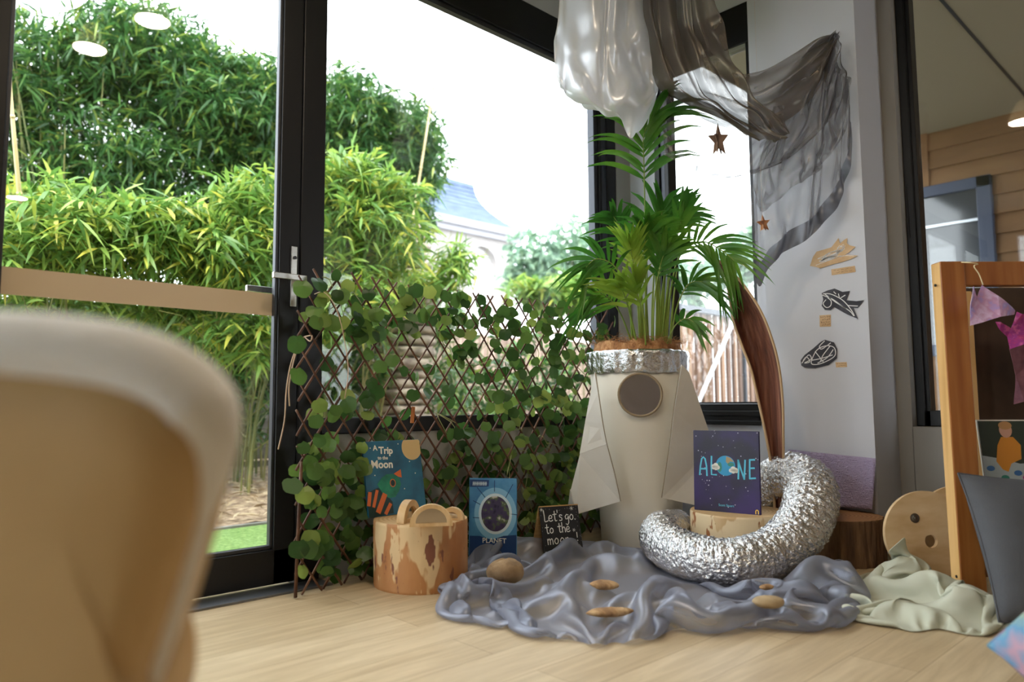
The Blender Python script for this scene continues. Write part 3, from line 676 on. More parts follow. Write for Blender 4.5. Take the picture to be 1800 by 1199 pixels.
# porthole
pz = W(1128, 694, 3.0).z
fp = RC+vd*(rad(pz)+.003)+Vector((0, 0, pz))+vs_*.008
Fm = frame(fp, vs_, Vector((0, 0, 1)))
if (Fm.to_3x3() @ Vector((0, 0, 1))).dot(vd) < 0: Fm = Fm @ Matrix.Rotation(math.pi, 4, 'Y')
ph = MB(); ph.disc(0, 0, .086, .086, Fm, -.004, .010, n=48)
po = ph.build('porthole', M['mirror'], rk)
mb = MB(); ring = [Fm @ Vector((.087*math.cos(a)*(1+.008*math.sin(5*a)), .087*math.sin(a), .004)) for a in [2*math.pi*i/48 for i in range(49)]]
mb.tube(ring, .0055, 8, caps=False); mb.build('porthole_ring', M['kraft'], po, smooth=True)
# fins: bent card sheets with a crease, outer part swinging backwards
def sheet(name, pts, m, parent, th=.005):
    mb = MB(); mb.add([W(*p) for p in pts[0]], [tuple(range(len(pts[0])))])
    for extra in pts[1:]:
        mb.add([W(*p) for p in extra], [tuple(range(len(extra)))])
    o = mb.build(name, m, parent); s_ = solid(o, th, -1); return o
f1 = sheet('fin', [[(1046, 655, 2.99), (1052, 690, 2.96), (1060, 745, 2.945), (1067, 781, 2.94), (1020, 798, 2.99), (1030, 740, 3.0)],
                   [(1067, 781, 2.94), (1091, 881, 2.93), (1014, 904, 2.97), (1004, 860, 3.0), (1020, 798, 2.99)],
                   [(1014, 904, 2.97), (1000, 893, 3.05), (1004, 860, 3.0)]], [M['cardw']], rk)
f2 = sheet('fin', [[(1197, 641, 2.98), (1210, 655, 3.0), (1230, 715, 3.04), (1246, 762, 3.06), (1252, 784, 3.06), (1177, 779, 2.955), (1184, 720, 2.96)],
                   [(1177, 779, 2.955), (1252, 784, 3.06), (1262, 893, 3.03), (1222, 888, 2.97), (1163, 875, 2.95)]], [M['cardw']], rk)
for k, pl in enumerate([[(1047, 655, 2.985), (1052, 690, 2.952), (1060, 745, 2.938), (1067, 781, 2.932), (1080, 830, 2.925), (1091, 881, 2.922)], [(1196, 645, 2.972), (1184, 720, 2.952), (1177, 779, 2.948), (1163, 875, 2.943)]]):
    MB().tube(crv([W(*p) for p in pl], 24), .0018, 6).build('corrugated_edge', M['kraft'], (f1, f2)[k], smooth=True)

# ------------------------------------------------------------------ palm
M['palm'] = mat('palm_green', (62, 118, 38), .35, var=[(40, 92, 30), (104, 150, 48)], vscale=3.5, transl=.35, bump=.25, bscale=120, coat=.2)
M['palml'] = mat('palm_young_green', (140, 172, 60), .38, var=[(104, 150, 46), (172, 190, 84)], vscale=4, transl=.4)
M['stemg'] = mat('palm_stem', (128, 150, 62), .45, var=[(100, 128, 48), (160, 172, 90)], vscale=5, stretch=(1, 1, .3))
M['coir'] = mat('coir_fibre', (176, 122, 76), .95, var=[(136, 88, 52), (206, 156, 106)], vscale=40, bump=1, bscale=160)
PB = RC+Vector((0, 0, .70))
pm = thing('potted_palm', PB, 'tall green palm growing out of the rocket planter', 'potted plant')
mb = MB(); rows = []
for i, r_ in enumerate((0, .05, .10, .15, .185, .195)):
    rows.append([PB+Vector((r_*math.cos(a), r_*math.sin(a), .150+.035*nz(r_*14*math.cos(a)+3, r_*14*math.sin(a))-(.05 if i == 5 else 0)+.012*nz(a*9, r_*60))) for a in [2*math.pi*j/48 for j in range(48)]])
mb.grid(rows, close=True)
rd = random.Random(11)
for k in range(700):
    a = rd.random()*6.28; r_ = rd.uniform(.09, .195); p = PB+Vector((r_*math.cos(a), r_*math.sin(a), .155+.02*nz(r_*14*math.cos(a)+3, r_*14*math.sin(a))))
    d = Vector((rd.gauss(0, 1), rd.gauss(0, 1), rd.uniform(.0, .7))).normalized()*rd.uniform(.025, .065)
    mb.tube([p, p+d*.6+Vector((0, 0, .006)), p+d], .0007, 3, caps=False)
mb.build('coir_mulch', M['coir'], pm, smooth=True)
def frond(path, L, n, t0=.35, w=.026, m='palm', ang=(65, 25), droop=.35, nrm=None, sides=(1, -1), seed=0, r=.004, lp=None, stemto=1.0):
    rd = random.Random(seed); P = crv([W(*p) for p in path], 40); mb = MB()
    mb.tube(P, [lerp(r, r*.35, i/39) for i in range(40)], 6, 1)
    nv = nrm or -fw
    for k in range(n):
        f = k/(n-1); t = t0+(1-t0)*f; i = min(39, int(t*39)); T = (P[min(i+1, 39)]-P[max(i-1, 0)]).normalized()
        S = T.cross(nv).normalized()
        for sd_ in sides:
            a = math.radians(lerp(ang[0], ang[1], f)+rd.uniform(-6, 6)); prof = (lp(f) if lp else (math.sin(math.pi*(.18+.72*f))**.7))
            ll = L*prof*rd.uniform(.88, 1.1); D = (T*math.cos(a)+S*sd_*math.sin(a)+nv*rd.uniform(-.15, .45)).normalized()
            ww = w*rd.uniform(.85, 1.15)*(.6+.4*prof); B = P[i]; L_, R_, C_ = [], [], []; segs = 8
            side = D.cross(nv); side = (side+Vector((0, 0, rd.uniform(-.3, .3)))).normalized()
            for j in range(segs+1):
                s_ = j/segs; q = B+D*ll*s_+Vector((0, 0, -1))*ll*droop*s_**2.2*rd.uniform(.97, 1.03)
                wd = ww*.5*min(1, s_*5+.25)*(1-s_**2.6) if j < segs else 0
                L_.append(q+side*wd); R_.append(q-side*wd); C_.append(q-nv*wd*.25)
            b = len(mb.v); mb.v += [tuple(x) for x in L_+C_+R_]; nn = segs+1
            for j in range(segs):
                mb.f += [(b+j, b+j+1, b+nn+j+1, b+nn+j), (b+nn+j, b+nn+j+1, b+2*nn+j+1, b+2*nn+j)]; mb.m += [0, 0]
    return mb.build('frond', [M[m], M['stemg']], pm, smooth=True)
# the big upright frond in front
frond([(1133, 604, 3.15), (1137, 480, 3.13), (1134, 380, 3.1), (1132, 290, 3.06), (1132, 235, 3.03), (1150, 205, 3.0)], .375, 15, t0=.55, w=.024, ang=(52, 14), droop=.50, seed=1, lp=lambda f: .86+.3*f-.42*f*f)
frond([(1158, 604, 3.2), (1160, 500, 3.22), (1158, 420, 3.22), (1165, 365, 3.2)], .30, 10, t0=.6, w=.024, ang=(52, 16), droop=.34, seed=2, sides=(1, -1))
frond([(1140, 604, 3.12), (1135, 500, 3.08), (1132, 440, 3.05), (1138, 400, 3.0)], .29, 9, t0=.58, w=.030, ang=(52, 10), droop=.42, seed=3)
frond([(1172, 604, 3.18), (1178, 520, 3.12), (1195, 450, 3.06), (1232, 425, 3.0), (1268, 440, 2.96), (1290, 458, 2.94)], .23, 13, t0=.50, w=.019, ang=(60, 25), droop=.5, seed=4, r=.005)
frond([(1118, 604, 3.1), (1100, 520, 3.05), (1082, 470, 3.0), (1050, 455, 2.97), (1030, 470, 2.96)], .24, 11, t0=.5, w=.019, ang=(58, 20), droop=.4, seed=5)
frond([(1112, 606, 3.08), (1090, 550, 3.03), (1065, 520, 3.0), (1040, 520, 2.98)], .24, 11, t0=.45, w=.018, ang=(60, 20), droop=.4, seed=6, m='palm')
frond([(1178, 606, 3.15), (1190, 540, 3.1), (1210, 500, 3.05), (1235, 495, 3.02)], .22, 11, t0=.5, w=.019, ang=(55, 18), droop=.5, seed=7)
frond([(1172, 606, 3.08), (1185, 575, 3.05), (1205, 560, 3.02), (1222, 568, 3.0)], .13, 6, t0=.45, w=.022, ang=(50, 15), droop=.5, seed=8)
frond([(1125, 606, 3.06), (1120, 520, 3.02), (1112, 460, 3.0), (1108, 430, 2.98)], .20, 9, t0=.6, w=.017, ang=(38, 8), droop=.25, seed=9, m='palml')
frond([(1162, 606, 3.1), (1175, 500, 3.05), (1190, 420, 3.0), (1205, 360, 2.97)], .20, 6, t0=.55, w=.026, ang=(28, 4), droop=.25, seed=10)
frond([(1148, 606, 3.06), (1150, 530, 3.04), (1160, 470, 3.02), (1170, 440, 3.0)], .24, 9, t0=.58, w=.022, ang=(50, 10), droop=.4, seed=11)
frond([(1128, 606, 3.2), (1118, 500, 3.28), (1100, 420, 3.3), (1078, 380, 3.3)], .2, 9, t0=.6, w=.024, ang=(58, 20), droop=.4, seed=12)
frond([(1165, 606, 3.22), (1170, 480, 3.3), (1185, 400, 3.3), (1205, 370, 3.3)], .2, 9, t0=.62, w=.024, ang=(58, 20), droop=.4, seed=13)
frond([(1120, 606, 3.04), (1110, 560, 3.0), (1098, 520, 2.97), (1090, 505, 2.95)], .22, 8, t0=.5, w=.019, ang=(44, 8), droop=.35, seed=14, m='palml')
frond([(1135, 606, 3.02), (1132, 560, 2.98), (1120, 515, 2.95), (1118, 490, 2.93)], .22, 8, t0=.5, w=.019, ang=(38, 6), droop=.35, seed=15, m='palml')
mb = MB(); rd = random.Random(3)
for k in range(16):
    x = rd.uniform(1112, 1178); mb.tube(crv([W(x, 612, 3.12), W(x+(x-1145)*.15, 540, 3.08), W(x+(x-1145)*.4+rd.uniform(-6, 6), 470, 3.08)], 12), [.006-.0003*i for i in range(12)], 6)
mb.build('stems', M['stemg'], pm, smooth=True)

# ------------------------------------------------------------------ palm spathe
M['spi'] = mat('spathe_inner_brown', (112, 66, 50), .55, var=[(74, 42, 34), (150, 100, 78)], vscale=5, stretch=(7, 7, .35), bump=.5, bscale=20)
M['spo'] = mat('spathe_outer_tan', (178, 148, 96), .45, var=[(150, 118, 70), (206, 180, 132)], vscale=4, stretch=(5, 5, .4))
M['spr'] = mat('spathe_rim', (206, 176, 138), .5)
Lp = [(1250, 447, 3.06), (1276, 491, 3.03), (1288, 560, 3.0), (1303, 605, 2.97), (1320, 650, 2.95), (1333, 705, 2.93), (1346, 765, 2.91), (1357, 830, 2.89), (1364, 925, 2.87)]
Rp = [(1252, 449, 2.98), (1299, 492, 2.93), (1336, 545, 2.88), (1358, 600, 2.85), (1370, 650, 2.84), (1376, 710, 2.83), (1377, 770, 2.83), (1377, 840, 2.84), (1374, 925, 2.85)]
n = 60; Lc = crv([W(*p) for p in Lp], n); Rc = crv([W(*p) for p in Rp], n); rows = []
for i in range(n):
    a, b_ = Lc[i], Rc[i]; wd = (b_-a).length; row = []
    for j in range(15):
        s_ = j/14; back = fw*(.75*wd)*math.sin(math.pi*s_)**.8 + rt*(.16*wd)*math.sin(math.pi*s_**1.3)
        row.append(a.lerp(b_, s_)+back+Vector((0, 0, .0015*math.sin(s_*40))))
    rows.append(row[::-1])
sp_ = MB().grid(rows).build('palm_spathe', [M['spi'], M['spo'], M['spr']], smooth=True, loc=(rows[-1][7].x, rows[-1][7].y, rows[-1][7].z))
sm = sp_.modifiers.new('solid', 'SOLIDIFY'); sm.thickness = .010; sm.offset = 0; sm.material_offset = 1; sm.material_offset_rim = 2; sm.use_rim = True
tag(sp_, 'tall curved brown palm spathe leaning behind the purple book', 'palm spathe')

# ------------------------------------------------------------------ log stumps
def endgrain(name, a, b_):
    m = bpy.data.materials.new(name); m.use_nodes = True; nt = m.node_tree; N = nt.nodes; L = nt.links; p = N['Principled BSDF']
    tc = N.new('ShaderNodeTexCoord'); wv = N.new('ShaderNodeTexWave'); wv.wave_type = 'RINGS'; wv.rings_direction = 'Z'; wv.inputs['Scale'].default_value = 22; wv.inputs['Distortion'].default_value = 3; wv.inputs['Detail Scale'].default_value = .6
    L.new(tc.outputs['Object'], wv.inputs[0]); cr = N.new('ShaderNodeValToRGB'); cr.color_ramp.elements[0].color = s2l(a); cr.color_ramp.elements[1].color = s2l(b_)
    L.new(wv.outputs[0], cr.inputs[0]); L.new(cr.outputs[0], p.inputs['Base Color']); p.inputs['Roughness'].default_value = .7; return m
def barkmat(name, base, patch, spot, sc=3.0, thr=.52):
    m = bpy.data.materials.new(name); m.use_nodes = True; nt = m.node_tree; N = nt.nodes; L = nt.links; p = N['Principled BSDF']
    tc = N.new('ShaderNodeTexCoord'); mp = N.new('ShaderNodeMapping'); mp.inputs['Scale'].default_value = (1.6, 1.6, .6); L.new(tc.outputs['Object'], mp.inputs[0])
    def nse(s_, d, seed):
        q = N.new('ShaderNodeTexNoise'); q.noise_dimensions = '4D'; q.inputs['W'].default_value = seed; q.inputs['Scale'].default_value = s_; q.inputs['Detail'].default_value = d; L.new(mp.outputs[0], q.inputs['Vector']); return q
    n0 = nse(sc*1.2, 4, 1); c0 = N.new('ShaderNodeValToRGB'); c0.color_ramp.elements[0].position = .35; c0.color_ramp.elements[1].position = .65
    c0.color_ramp.elements[0].color = s2l(base[0]); c0.color_ramp.elements[1].color = s2l(base[1]); L.new(n0.outputs[0], c0.inputs[0]); col = c0.outputs[0]
    for (c_, s_, th, w_, sd_) in ((patch, sc, thr, .02, 5), (patch, sc*2.2, thr+.06, .02, 9), (spot, sc*2.4, .60, .02, 14), (spot, sc*16, .70, .02, 20)):
        q = nse(s_, 3, sd_); r_ = N.new('ShaderNodeValToRGB'); r_.color_ramp.elements[0].position = th; r_.color_ramp.elements[1].position = th+w_; L.new(q.outputs[0], r_.inputs[0])
        mx = N.new('ShaderNodeMixRGB'); L.new(r_.outputs[0], mx.inputs[0]); L.new(col, mx.inputs[1]); mx.inputs[2].default_value = s2l(c_); col = mx.outputs[0]
    L.new(col, p.inputs['Base Color']); p.inputs['Roughness'].default_value = .55
    b = N.new('ShaderNodeBump'); b.inputs['Strength'].default_value = .35; b.inputs['Distance'].default_value = .004; q = nse(26, 5, 3); L.new(q.outputs[0], b.inputs['Height']); L.new(b.outputs[0], p.inputs['Normal'])
    return m
def stump(c, r, h, label, side, top, seed, wob=.03, rough=0, group=None):
    rd = random.Random(seed); t = thing('log_stump', (c[0], c[1], 0), label, 'log stump', group)
    def rr(a, z): return r*(1+wob*nz(math.cos(a)*1.3+seed, math.sin(a)*1.3, z*2.5)+wob*.5*math.cos(2*a+seed)+rough*nz(math.cos(a)*11, math.sin(a)*11, z*6+seed)-rough*1.6*max(0, nz(math.cos(a)*16+5, math.sin(a)*16, z*2)))
    n = 160; zs = [0, .006]+[h*i/22 for i in range(1, 22)]+[h-.006, h]; rows = []
    for z in zs:
        k = .985 if z in (0, h) else 1
        rows.append([Vector((c[0]+rr(a, z)*k*math.cos(a), c[1]+rr(a, z)*k*math.sin(a), z)) for a in [2*math.pi*j/n for j in range(n)]])
    MB().grid(rows, close=True).build('bark', side, t, smooth=True)
    mb = MB(); tp = [[Vector((c[0]+rr(a, h)*k*math.cos(a), c[1]+rr(a, h)*k*math.sin(a), h-.0005+(.0015 if k < .9 else 0))) for a in [2*math.pi*j/n for j in range(n)]] for k in (.99, .8, .4, .001)]
    mb.grid(tp, close=True); mb.build('cut_top', top, t, smooth=True); return t
ST1 = (1.488, 2.035); ST1H = .216
M['bark1'] = barkmat('peeled_gum_bark', [(176, 116, 66), (204, 150, 98)], (224, 194, 148), (132, 82, 62), 6.5, .55)
M['bark2'] = barkmat('pale_pine_bark', [(206, 168, 118), (224, 192, 146)], (236, 212, 172), (166, 106, 62), 7, .53)
M['bark3'] = mat('dark_rough_bark', (112, 82, 58), .9, var=[(64, 44, 32), (150, 116, 84)], vscale=9, stretch=(3, 3, .5), bump=1, bscale=22)
M['top1'] = endgrain('pale_cut_wood', (196, 160, 112), (214, 182, 136)); M['top3'] = endgrain('brown_cut_wood', (160, 112, 74), (184, 138, 94))
stump(ST1, .157, ST1H, 'peeled orange and cream log stump carrying the wooden arch mirrors', M['bark1'], M['top1'], 3)
sa = W(1297, 897, 2.82); STA = (sa.x, sa.y); STAH = sa.z
stump(STA, .183, STAH, 'pale smooth log stump under the purple book', M['bark2'], M['top1'], 5, .015)
sb = W(1466, 905, 2.78); STB = (sb.x, sb.y); STBH = sb.z
stump(STB, .170, STBH, 'dark rough barked log stump beside the white pier', M['bark3'], M['top3'], 8, .03, rough=.04)

# ------------------------------------------------------------------ foil duct
M['duct'] = mat('aluminium_duct_foil', (222, 222, 224), .2, 1, bump=1.0, bscale=75, stretch=(1, 1, 1))
dp = crv([W(1350, 905, 3.02), W(1352, 865, 3.0), W(1385, 838, 2.90), W(1424, 858, 2.72), W(1416, 915, 2.56), W(1366, 968, 2.45), W(1290, 989, 2.39), W(1215, 978, 2.47), W(1168, 955, 2.62), W(1164, 936, 2.80), W(1190, 930, 3.0)], 420)
rows = []; ref = None; DR = .098; n = 72
for i, p in enumerate(dp):
    T = (dp[min(i+1, 419)]-dp[max(i-1, 0)]).normalized()
    if ref is None: ref = Vector((0, 0, 1)) if abs(T.z) < .9 else Vector((1, 0, 0))
    a_ = (ref-T*ref.dot(T)).normalized(); b_ = T.cross(a_); ref = a_
    row = []
    for j in range(n):
        a = 2*math.pi*j/n; ph_ = i*.30*2.1
        r_ = (.080 if i > 250 else lerp(.097, .080, max(0, (i-150)/100)))*(1+.016*math.sin(ph_+.7*nz(math.cos(a)*2, math.sin(a)*2, i*.03))+.05*nz(math.cos(a+i*.012)*3, math.sin(a+i*.012)*3, i*.42)+.045*nz(math.cos(a-i*.02)*7, math.sin(a-i*.02)*7, i*.5)+.035*nz(math.cos(a)*16, math.sin(a)*16, i*.35)-.02)
        row.append(p+a_*(r_*math.cos(a))+b_*(r_*math.sin(a)))
    rows.append(row)
du = MB().grid(rows, close=True).build('foil_duct', M['duct'], smooth=False, loc=(dp[210].x, dp[210].y, 0))
du.modifiers.new('wall', 'SOLIDIFY').thickness = .001
tag(du, 'crumpled silver foil ducting curled around the log stumps', 'ducting')

# ------------------------------------------------------------------ books and signs
def lettering(txt, size, Mf, m, parent, name='lettering', z=.0006, bold=0, align='LEFT', sx=1.0):
    c = bpy.data.curves.new(name, 'FONT'); c.body = txt; c.size = size; c.offset = bold; c.extrude = .0002; c.align_x = align; c.resolution_u = 3
    t = bpy.data.objects.new(name, c); me = bpy.data.meshes.new_from_object(t); bpy.data.objects.remove(t)
    T = Mf @ Matrix.Translation((0, 0, z)) @ Matrix.Scale(sx, 4, (1, 0, 0)); q = parent
    while q.parent is not None: q = q.parent
    me.transform(Matrix.Translation(-q.location) @ T); me.materials.clear(); me.materials.append(m)
    o = bpy.data.objects.new(name, me); COL.objects.link(o); o.parent = parent; return o
def quadframe(bl, br, tl):
    F = frame(bl, br-bl, tl-bl); return F, (br-bl).length, (tl-bl).length
def flat(name, rgb, rough=.45): return mat(name, rgb, rough)
M['paper'] = flat('book_paper', (236, 230, 216), .8)
M['white'] = flat('white_print', (238, 236, 228)); M['inkb'] = flat('black_print', (26, 24, 30))
def book(name, F, w, h, th, cover, label):
    """spine on the left, front cover towards +z of F"""
    t = thing(name, F @ Vector((w/2, 0, -th/2)), label, 'book')
    mb = MB(); mb.box((0, 0, -.002), (w, h, 0), 0, F).box((0, 0, -th), (w, h, -th+.002), 0, F).box((-.001, 0, -th), (.002, h, 0), 0, F)
    c = mb.build('cover', cover, t); bevel(c, .0006, 1)
    MB().box((.002, .003, -th+.002), (w-.004, h-.003, -.002), 0, F).build('pages', M['paper'], t)
    return t, c
# -- purple book on the pale stump
bz = STAH+.001
bl = onZ(1221, 896, bz); br = onZ(1337, 906, bz)
tl = bl+Vector((0, 0, 1)).cross((br-bl).normalized())*-.04*0+Vector((0, 0, .30)); back = Vector((fw.x, fw.y, 0)).normalized()
tl = bl+Vector((0, 0, 1))*((W(1221, 757, (bl-CAMP).dot(fw)).z)-bz)+back*.012
F, bw, bh = quadframe(bl, br, tl)
if (F.to_3x3() @ Vector((0, 0, 1))).dot(fw) > 0: raise Exception('flip')
def coverA():
    m = bpy.data.materials.new('starry_purple_cover'); m.use_nodes = True; nt = m.node_tree; N = nt.nodes; L = nt.links; p = N['Principled BSDF']
    tc = N.new('ShaderNodeTexCoord'); n = N.new('ShaderNodeTexNoise'); n.inputs['Scale'].default_value = 6; n.inputs['Detail'].default_value = 3; L.new(tc.outputs['Object'], n.inputs[0])
    cr = N.new('ShaderNodeValToRGB'); cr.color_ramp.elements[0].position = .35; cr.color_ramp.elements[1].position = .65; cr.color_ramp.elements[0].color = s2l((30, 25, 50)); cr.color_ramp.elements[1].color = s2l((50, 28, 96)); L.new(n.outputs[0], cr.inputs[0])
    v = N.new('ShaderNodeTexVoronoi'); v.inputs['Scale'].default_value = 75; L.new(tc.outputs['Object'], v.inputs['Vector'])
    r2 = N.new('ShaderNodeValToRGB'); r2.color_ramp.elements[0].position = .10; r2.color_ramp.elements[0].color = (1, 1, 1, 1); r2.color_ramp.elements[1].position = .20; r2.color_ramp.elements[1].color = (0, 0, 0, 1); L.new(v.outputs['Distance'], r2.inputs[0])
    v2 = N.new('ShaderNodeSeparateColor'); L.new(v.outputs['Color'], v2.inputs[0]); gt_ = N.new('ShaderNodeMath'); gt_.operation = 'GREATER_THAN'; gt_.inputs[1].default_value = .62; L.new(v2.outputs[0], gt_.inputs[0])
    mu_ = N.new('ShaderNodeMath'); mu_.operation = 'MULTIPLY'; L.new(r2.outputs[0], mu_.inputs[0]); L.new(gt_.outputs[0], mu_.inputs[1])
    mx = N.new('ShaderNodeMixRGB'); L.new(mu_.outputs[0], mx.inputs[0]); L.new(cr.outputs[0], mx.inputs[1]); mx.inputs[2].default_value = s2l((214, 206, 230)); L.new(mx.outputs[0], p.inputs['Base Color'])
    p.inputs['Roughness'].default_value = .35; return m
bk, cv = book('picture_book', F, bw, bh, .012, coverA(), 'purple starry hardback picture book titled ALONE standing on the pale stump')
def q(cx, cy):   # zoomed cover pixels -> cover plane
    u = (cx-135)/760; v = 1-((cy-(120+20*u))/(930+20*u)); return (u*bw, v*bh)
cy_ = flat('turquoise_print', (92, 196, 226)); mb = MB(); LW = .0062
for pts in ([(205, 640), (215, 540), (232, 455), (252, 435), (272, 455), (288, 540), (292, 650)], [(212, 572), (290, 572)], [(350, 428), (346, 540), (347, 638), (404, 640)],
            [(657, 683), (662, 580), (660, 470)], [(660, 472), (690, 580), (724, 686)], [(724, 686), (732, 580), (738, 472)],
            [(790, 466), (787, 570), (786, 678)], [(790, 466), (843, 464)], [(788, 562), (838, 560)], [(786, 678), (848, 674)]):
    mb.stroke([q(*p) for p in pts], LW, F, .0004, .0005)
mb.build('title_text', cy_, cv)
gx, gy = q(512, 535); g = MB(); gr = 112/760*bw
g.disc(gx, gy, gr, gr, F, .0004, .0004, 0, 40); 
g.prism([(gx+.1*gr, gy+.95*gr), (gx+.55*gr, gy+.8*gr), (gx+.9*gr, gy+.4*gr), (gx+.5*gr, gy+.45*gr), (gx+.3*gr, gy+.15*gr), (gx+.05*gr, gy+.4*gr)], F @ Matrix.Translation((0, 0, .0008)), .0003, 1)
g.disc(gx+.55*gr, gy+.15*gr, .33*gr, .2*gr, F, .0009, .0003, 2); g.disc(gx-.62*gr, gy-.15*gr, .25*gr, .5*gr, F, .0008, .0003, 2)
for dx, dy, r_ in ((-1.25, -.1, .2), (-1.0, 0, .25), (-.8, -.2, .22), (-1.0, -.25, .24), (-1.25, -.25, .18), (.55, -.45, .2), (.8, -.3, .27), (1.05, -.4, .24), (.8, -.5, .24), (1.12, -.52, .16)):
    g.disc(gx+dx*gr, gy+dy*gr, r_*gr, r_*gr, F, .0012, .0004, 3, 18)
g.build('globe_picture', [flat('globe_blue', (52, 156, 206)), flat('globe_sand', (170, 150, 110)), flat('globe_green', (54, 134, 120)), M['white']], cv)
ax, ay = q(512, 1003); lettering('Scott Stuart', .0125, F @ Matrix.Translation((ax, ay, 0)), cy_, cv, 'author_lettering', align='CENTER')
lx_, ly_ = q(858, 1075); mb = MB(); a_ = .0048
mb.stroke([(lx_-a_, ly_), (lx_-a_, ly_+.009), (lx_-a_*.6, ly_+.0125), (lx_, ly_+.0138), (lx_+a_*.6, ly_+.0125), (lx_+a_, ly_+.009), (lx_+a_, ly_)], .0034, F, .0004, .0005); mb.build('publisher_mark', flat('yellow_print', (246, 206, 84)), cv)

# -- blue book leaning on the trellis behind the orange stump
bl = W(647, 905, 2.50); bl.z = ST1H+.001; d_ = 2.50
bl = onY(649, 905, 2.148); bl.z = ST1H+.002; br = onY(750, 900, 2.150); br.z = ST1H+.002
h_ = (onY(654, 776, 2.20).z-bl.z); tl = bl+Vector((.006, .048, h_))
F2, bw2, bh2 = quadframe(bl, br, tl)
def coverB():
    m = mat('teal_night_cover', (22, 100, 134), .4, var=[(14, 70, 100), (34, 118, 150)], vscale=9); return m
bk2, cv2 = book('picture_book', F2, bw2, bh2, .009, coverB(), 'teal picture book titled A Trip to the Moon leaning on the trellis')
def q2(cx, cy): return ((cx-75)/545*bw2, (1-(cy-95-(cx-90)*.06)/690)*bh2)
k2 = bw2/545
lettering('A', .026, F2 @ Matrix.Translation((*q2(165, 185), 0)), M['white'], cv2, 'title_text', bold=.0006)
lettering('Trip', .034, F2 @ Matrix.Translation((*q2(215, 220), 0)) @ Matrix.Rotation(-.05, 4, 'Z'), M['white'], cv2, 'title_text', bold=.0010)
lettering('to the', .017, F2 @ Matrix.Translation((*q2(200, 272), 0)) @ Matrix.Rotation(-.05, 4, 'Z'), M['white'], cv2, 'title_text', bold=.0004)
lettering('Moon', .038, F2 @ Matrix.Translation((*q2(132, 345), 0)) @ Matrix.Rotation(-.04, 4, 'Z'), M['white'], cv2, 'title_text', bold=.0010)
g = MB(); mx_, my_ = q2(535, 200)
pl = [(min(bw2, mx_+98*k2*math.cos(a)), min(bh2-.001, my_+100*k2*math.sin(a))) for a in [2*math.pi*i/36 for i in range(36)]]
g.prism(pl, F2 @ Matrix.Translation((0, 0, .0003)), .0004, 0)
g.prism([q2(175, 500), q2(215, 450), q2(265, 420), q2(330, 425), q2(385, 470), q2(395, 530), q2(370, 590), q2(330, 640), q2(270, 640), q2(215, 590)], F2 @ Matrix.Translation((0, 0, .0003)), .0004, 1)
g.prism([q2(335, 425), q2(405, 392), q2(408, 470), q2(380, 460)], F2 @ Matrix.Translation((0, 0, .0008)), .0003, 2)
g.prism([q2(75, 560), q2(180, 530), q2(250, 600), q2(300, 680), q2(300, 784), q2(76, 784)], F2 @ Matrix.Translation((0, 0, .0003)), .0003, 3)
for (a, b_, w_) in (((100, 570), (82, 670), 30), ((165, 560), (125, 690), 26), ((230, 610), (165, 740), 44), ((275, 700), (230, 770), 30)): g.stroke([q2(*a), ((q2(*a)[0]+q2(*b_)[0])/2, (q2(*a)[1]+q2(*b_)[1])/2), q2(*b_)], w_*k2, F2, .0006, .0004, 2)
e_ = q2(318, 508); g.disc(*e_, 27*k2, 32*k2, F2, .0008, .0003, 2, 20); g.disc(*e_, 20*k2, 25*k2, F2, .0011, .0003, 3, 20)
for p in ((140, 160), (405, 150), (160, 415), (545, 448), (425, 578), (500, 330)): g.disc(*q2(*p), 5*k2, 5*k2, F2, .0004, .0003, 4, 10)
g.build('cover_art', [flat('moon_sand', (214, 184, 128)), mat('bird_green', (32, 134, 108), .5, var=[(22, 104, 86), (48, 158, 120)], vscale=20), flat('orange_print', (214, 108, 48)), flat('dark_teal_print', (18, 50, 52)), M['white']], cv2)

# -- planet book standing on the floor behind the cloth
bl = onZ(823, 980, .001); bl = W(824, 978, 2.79); bl.z = .002; br = W(908, 978, 2.76); br.z = .002
tl = bl+Vector((-.0, 0, 1))*(W(818, 843, 2.80).z)+back*.02-rt*.012
F3, bw3, bh3 = quadframe(bl, br, tl)
bk3, cv3 = book('paperback_book', F3, bw3, bh3, .008, mat('blue_sky_cover', (74, 140, 188), .4, var=[(48, 106, 164), (112, 176, 214)], vscale=7), 'blue book titled PLANET with a globe on its cover beside the stump')
def q3(cx, cy): return ((cx-950)/480*bw3, (1-(cy-450)/680)*bh3)
k3 = bw3/480; g = MB(); c3 = q3(1215, 745)
g.disc(*c3, 214*k3, 255*k3, F3, .0002, .0002, 0, 40); g.disc(*c3, 168*k3, 198*k3, F3, .0004, .0002, 1, 40); g.disc(*c3, 142*k3, 172*k3, F3, .0006, .0003, 2, 40)
for a, b_ in (((1030, 530), (1110, 610)), ((1205, 470), (1205, 560)), ((1390, 500), (1320, 610)), ((990, 780), (1060, 782)), ((1370, 745), (1440, 750)), ((990, 640), (1060, 670))): g.stroke([q3(*a), q3(*b_)], 7*k3, F3, .0004, .0002, 3)
g.prism([q3(955, 930), q3(1060, 930), q3(1180, 960), q3(1300, 925), q3(1428, 915), q3(1428, 1125), q3(955, 1125)], F3 @ Matrix.Translation((0, 0, .001)), .0003, 3)
g.prism([q3(952, 462), q3(1150, 466), q3(1145, 520), q3(952, 525)], F3 @ Matrix.Translation((0, 0, .0006)), .0003, 3)
x = 985
while x < 1130:
    w_ = random.uniform(5, 13); g.stroke([q3(x, 510), q3(x+w_*.3, 482)], 6*k3, F3, .001, .0002, 1); g.stroke([q3(x, 496), q3(x+w_, 496)], 5*k3, F3, .001, .0002, 1); x += w_+5
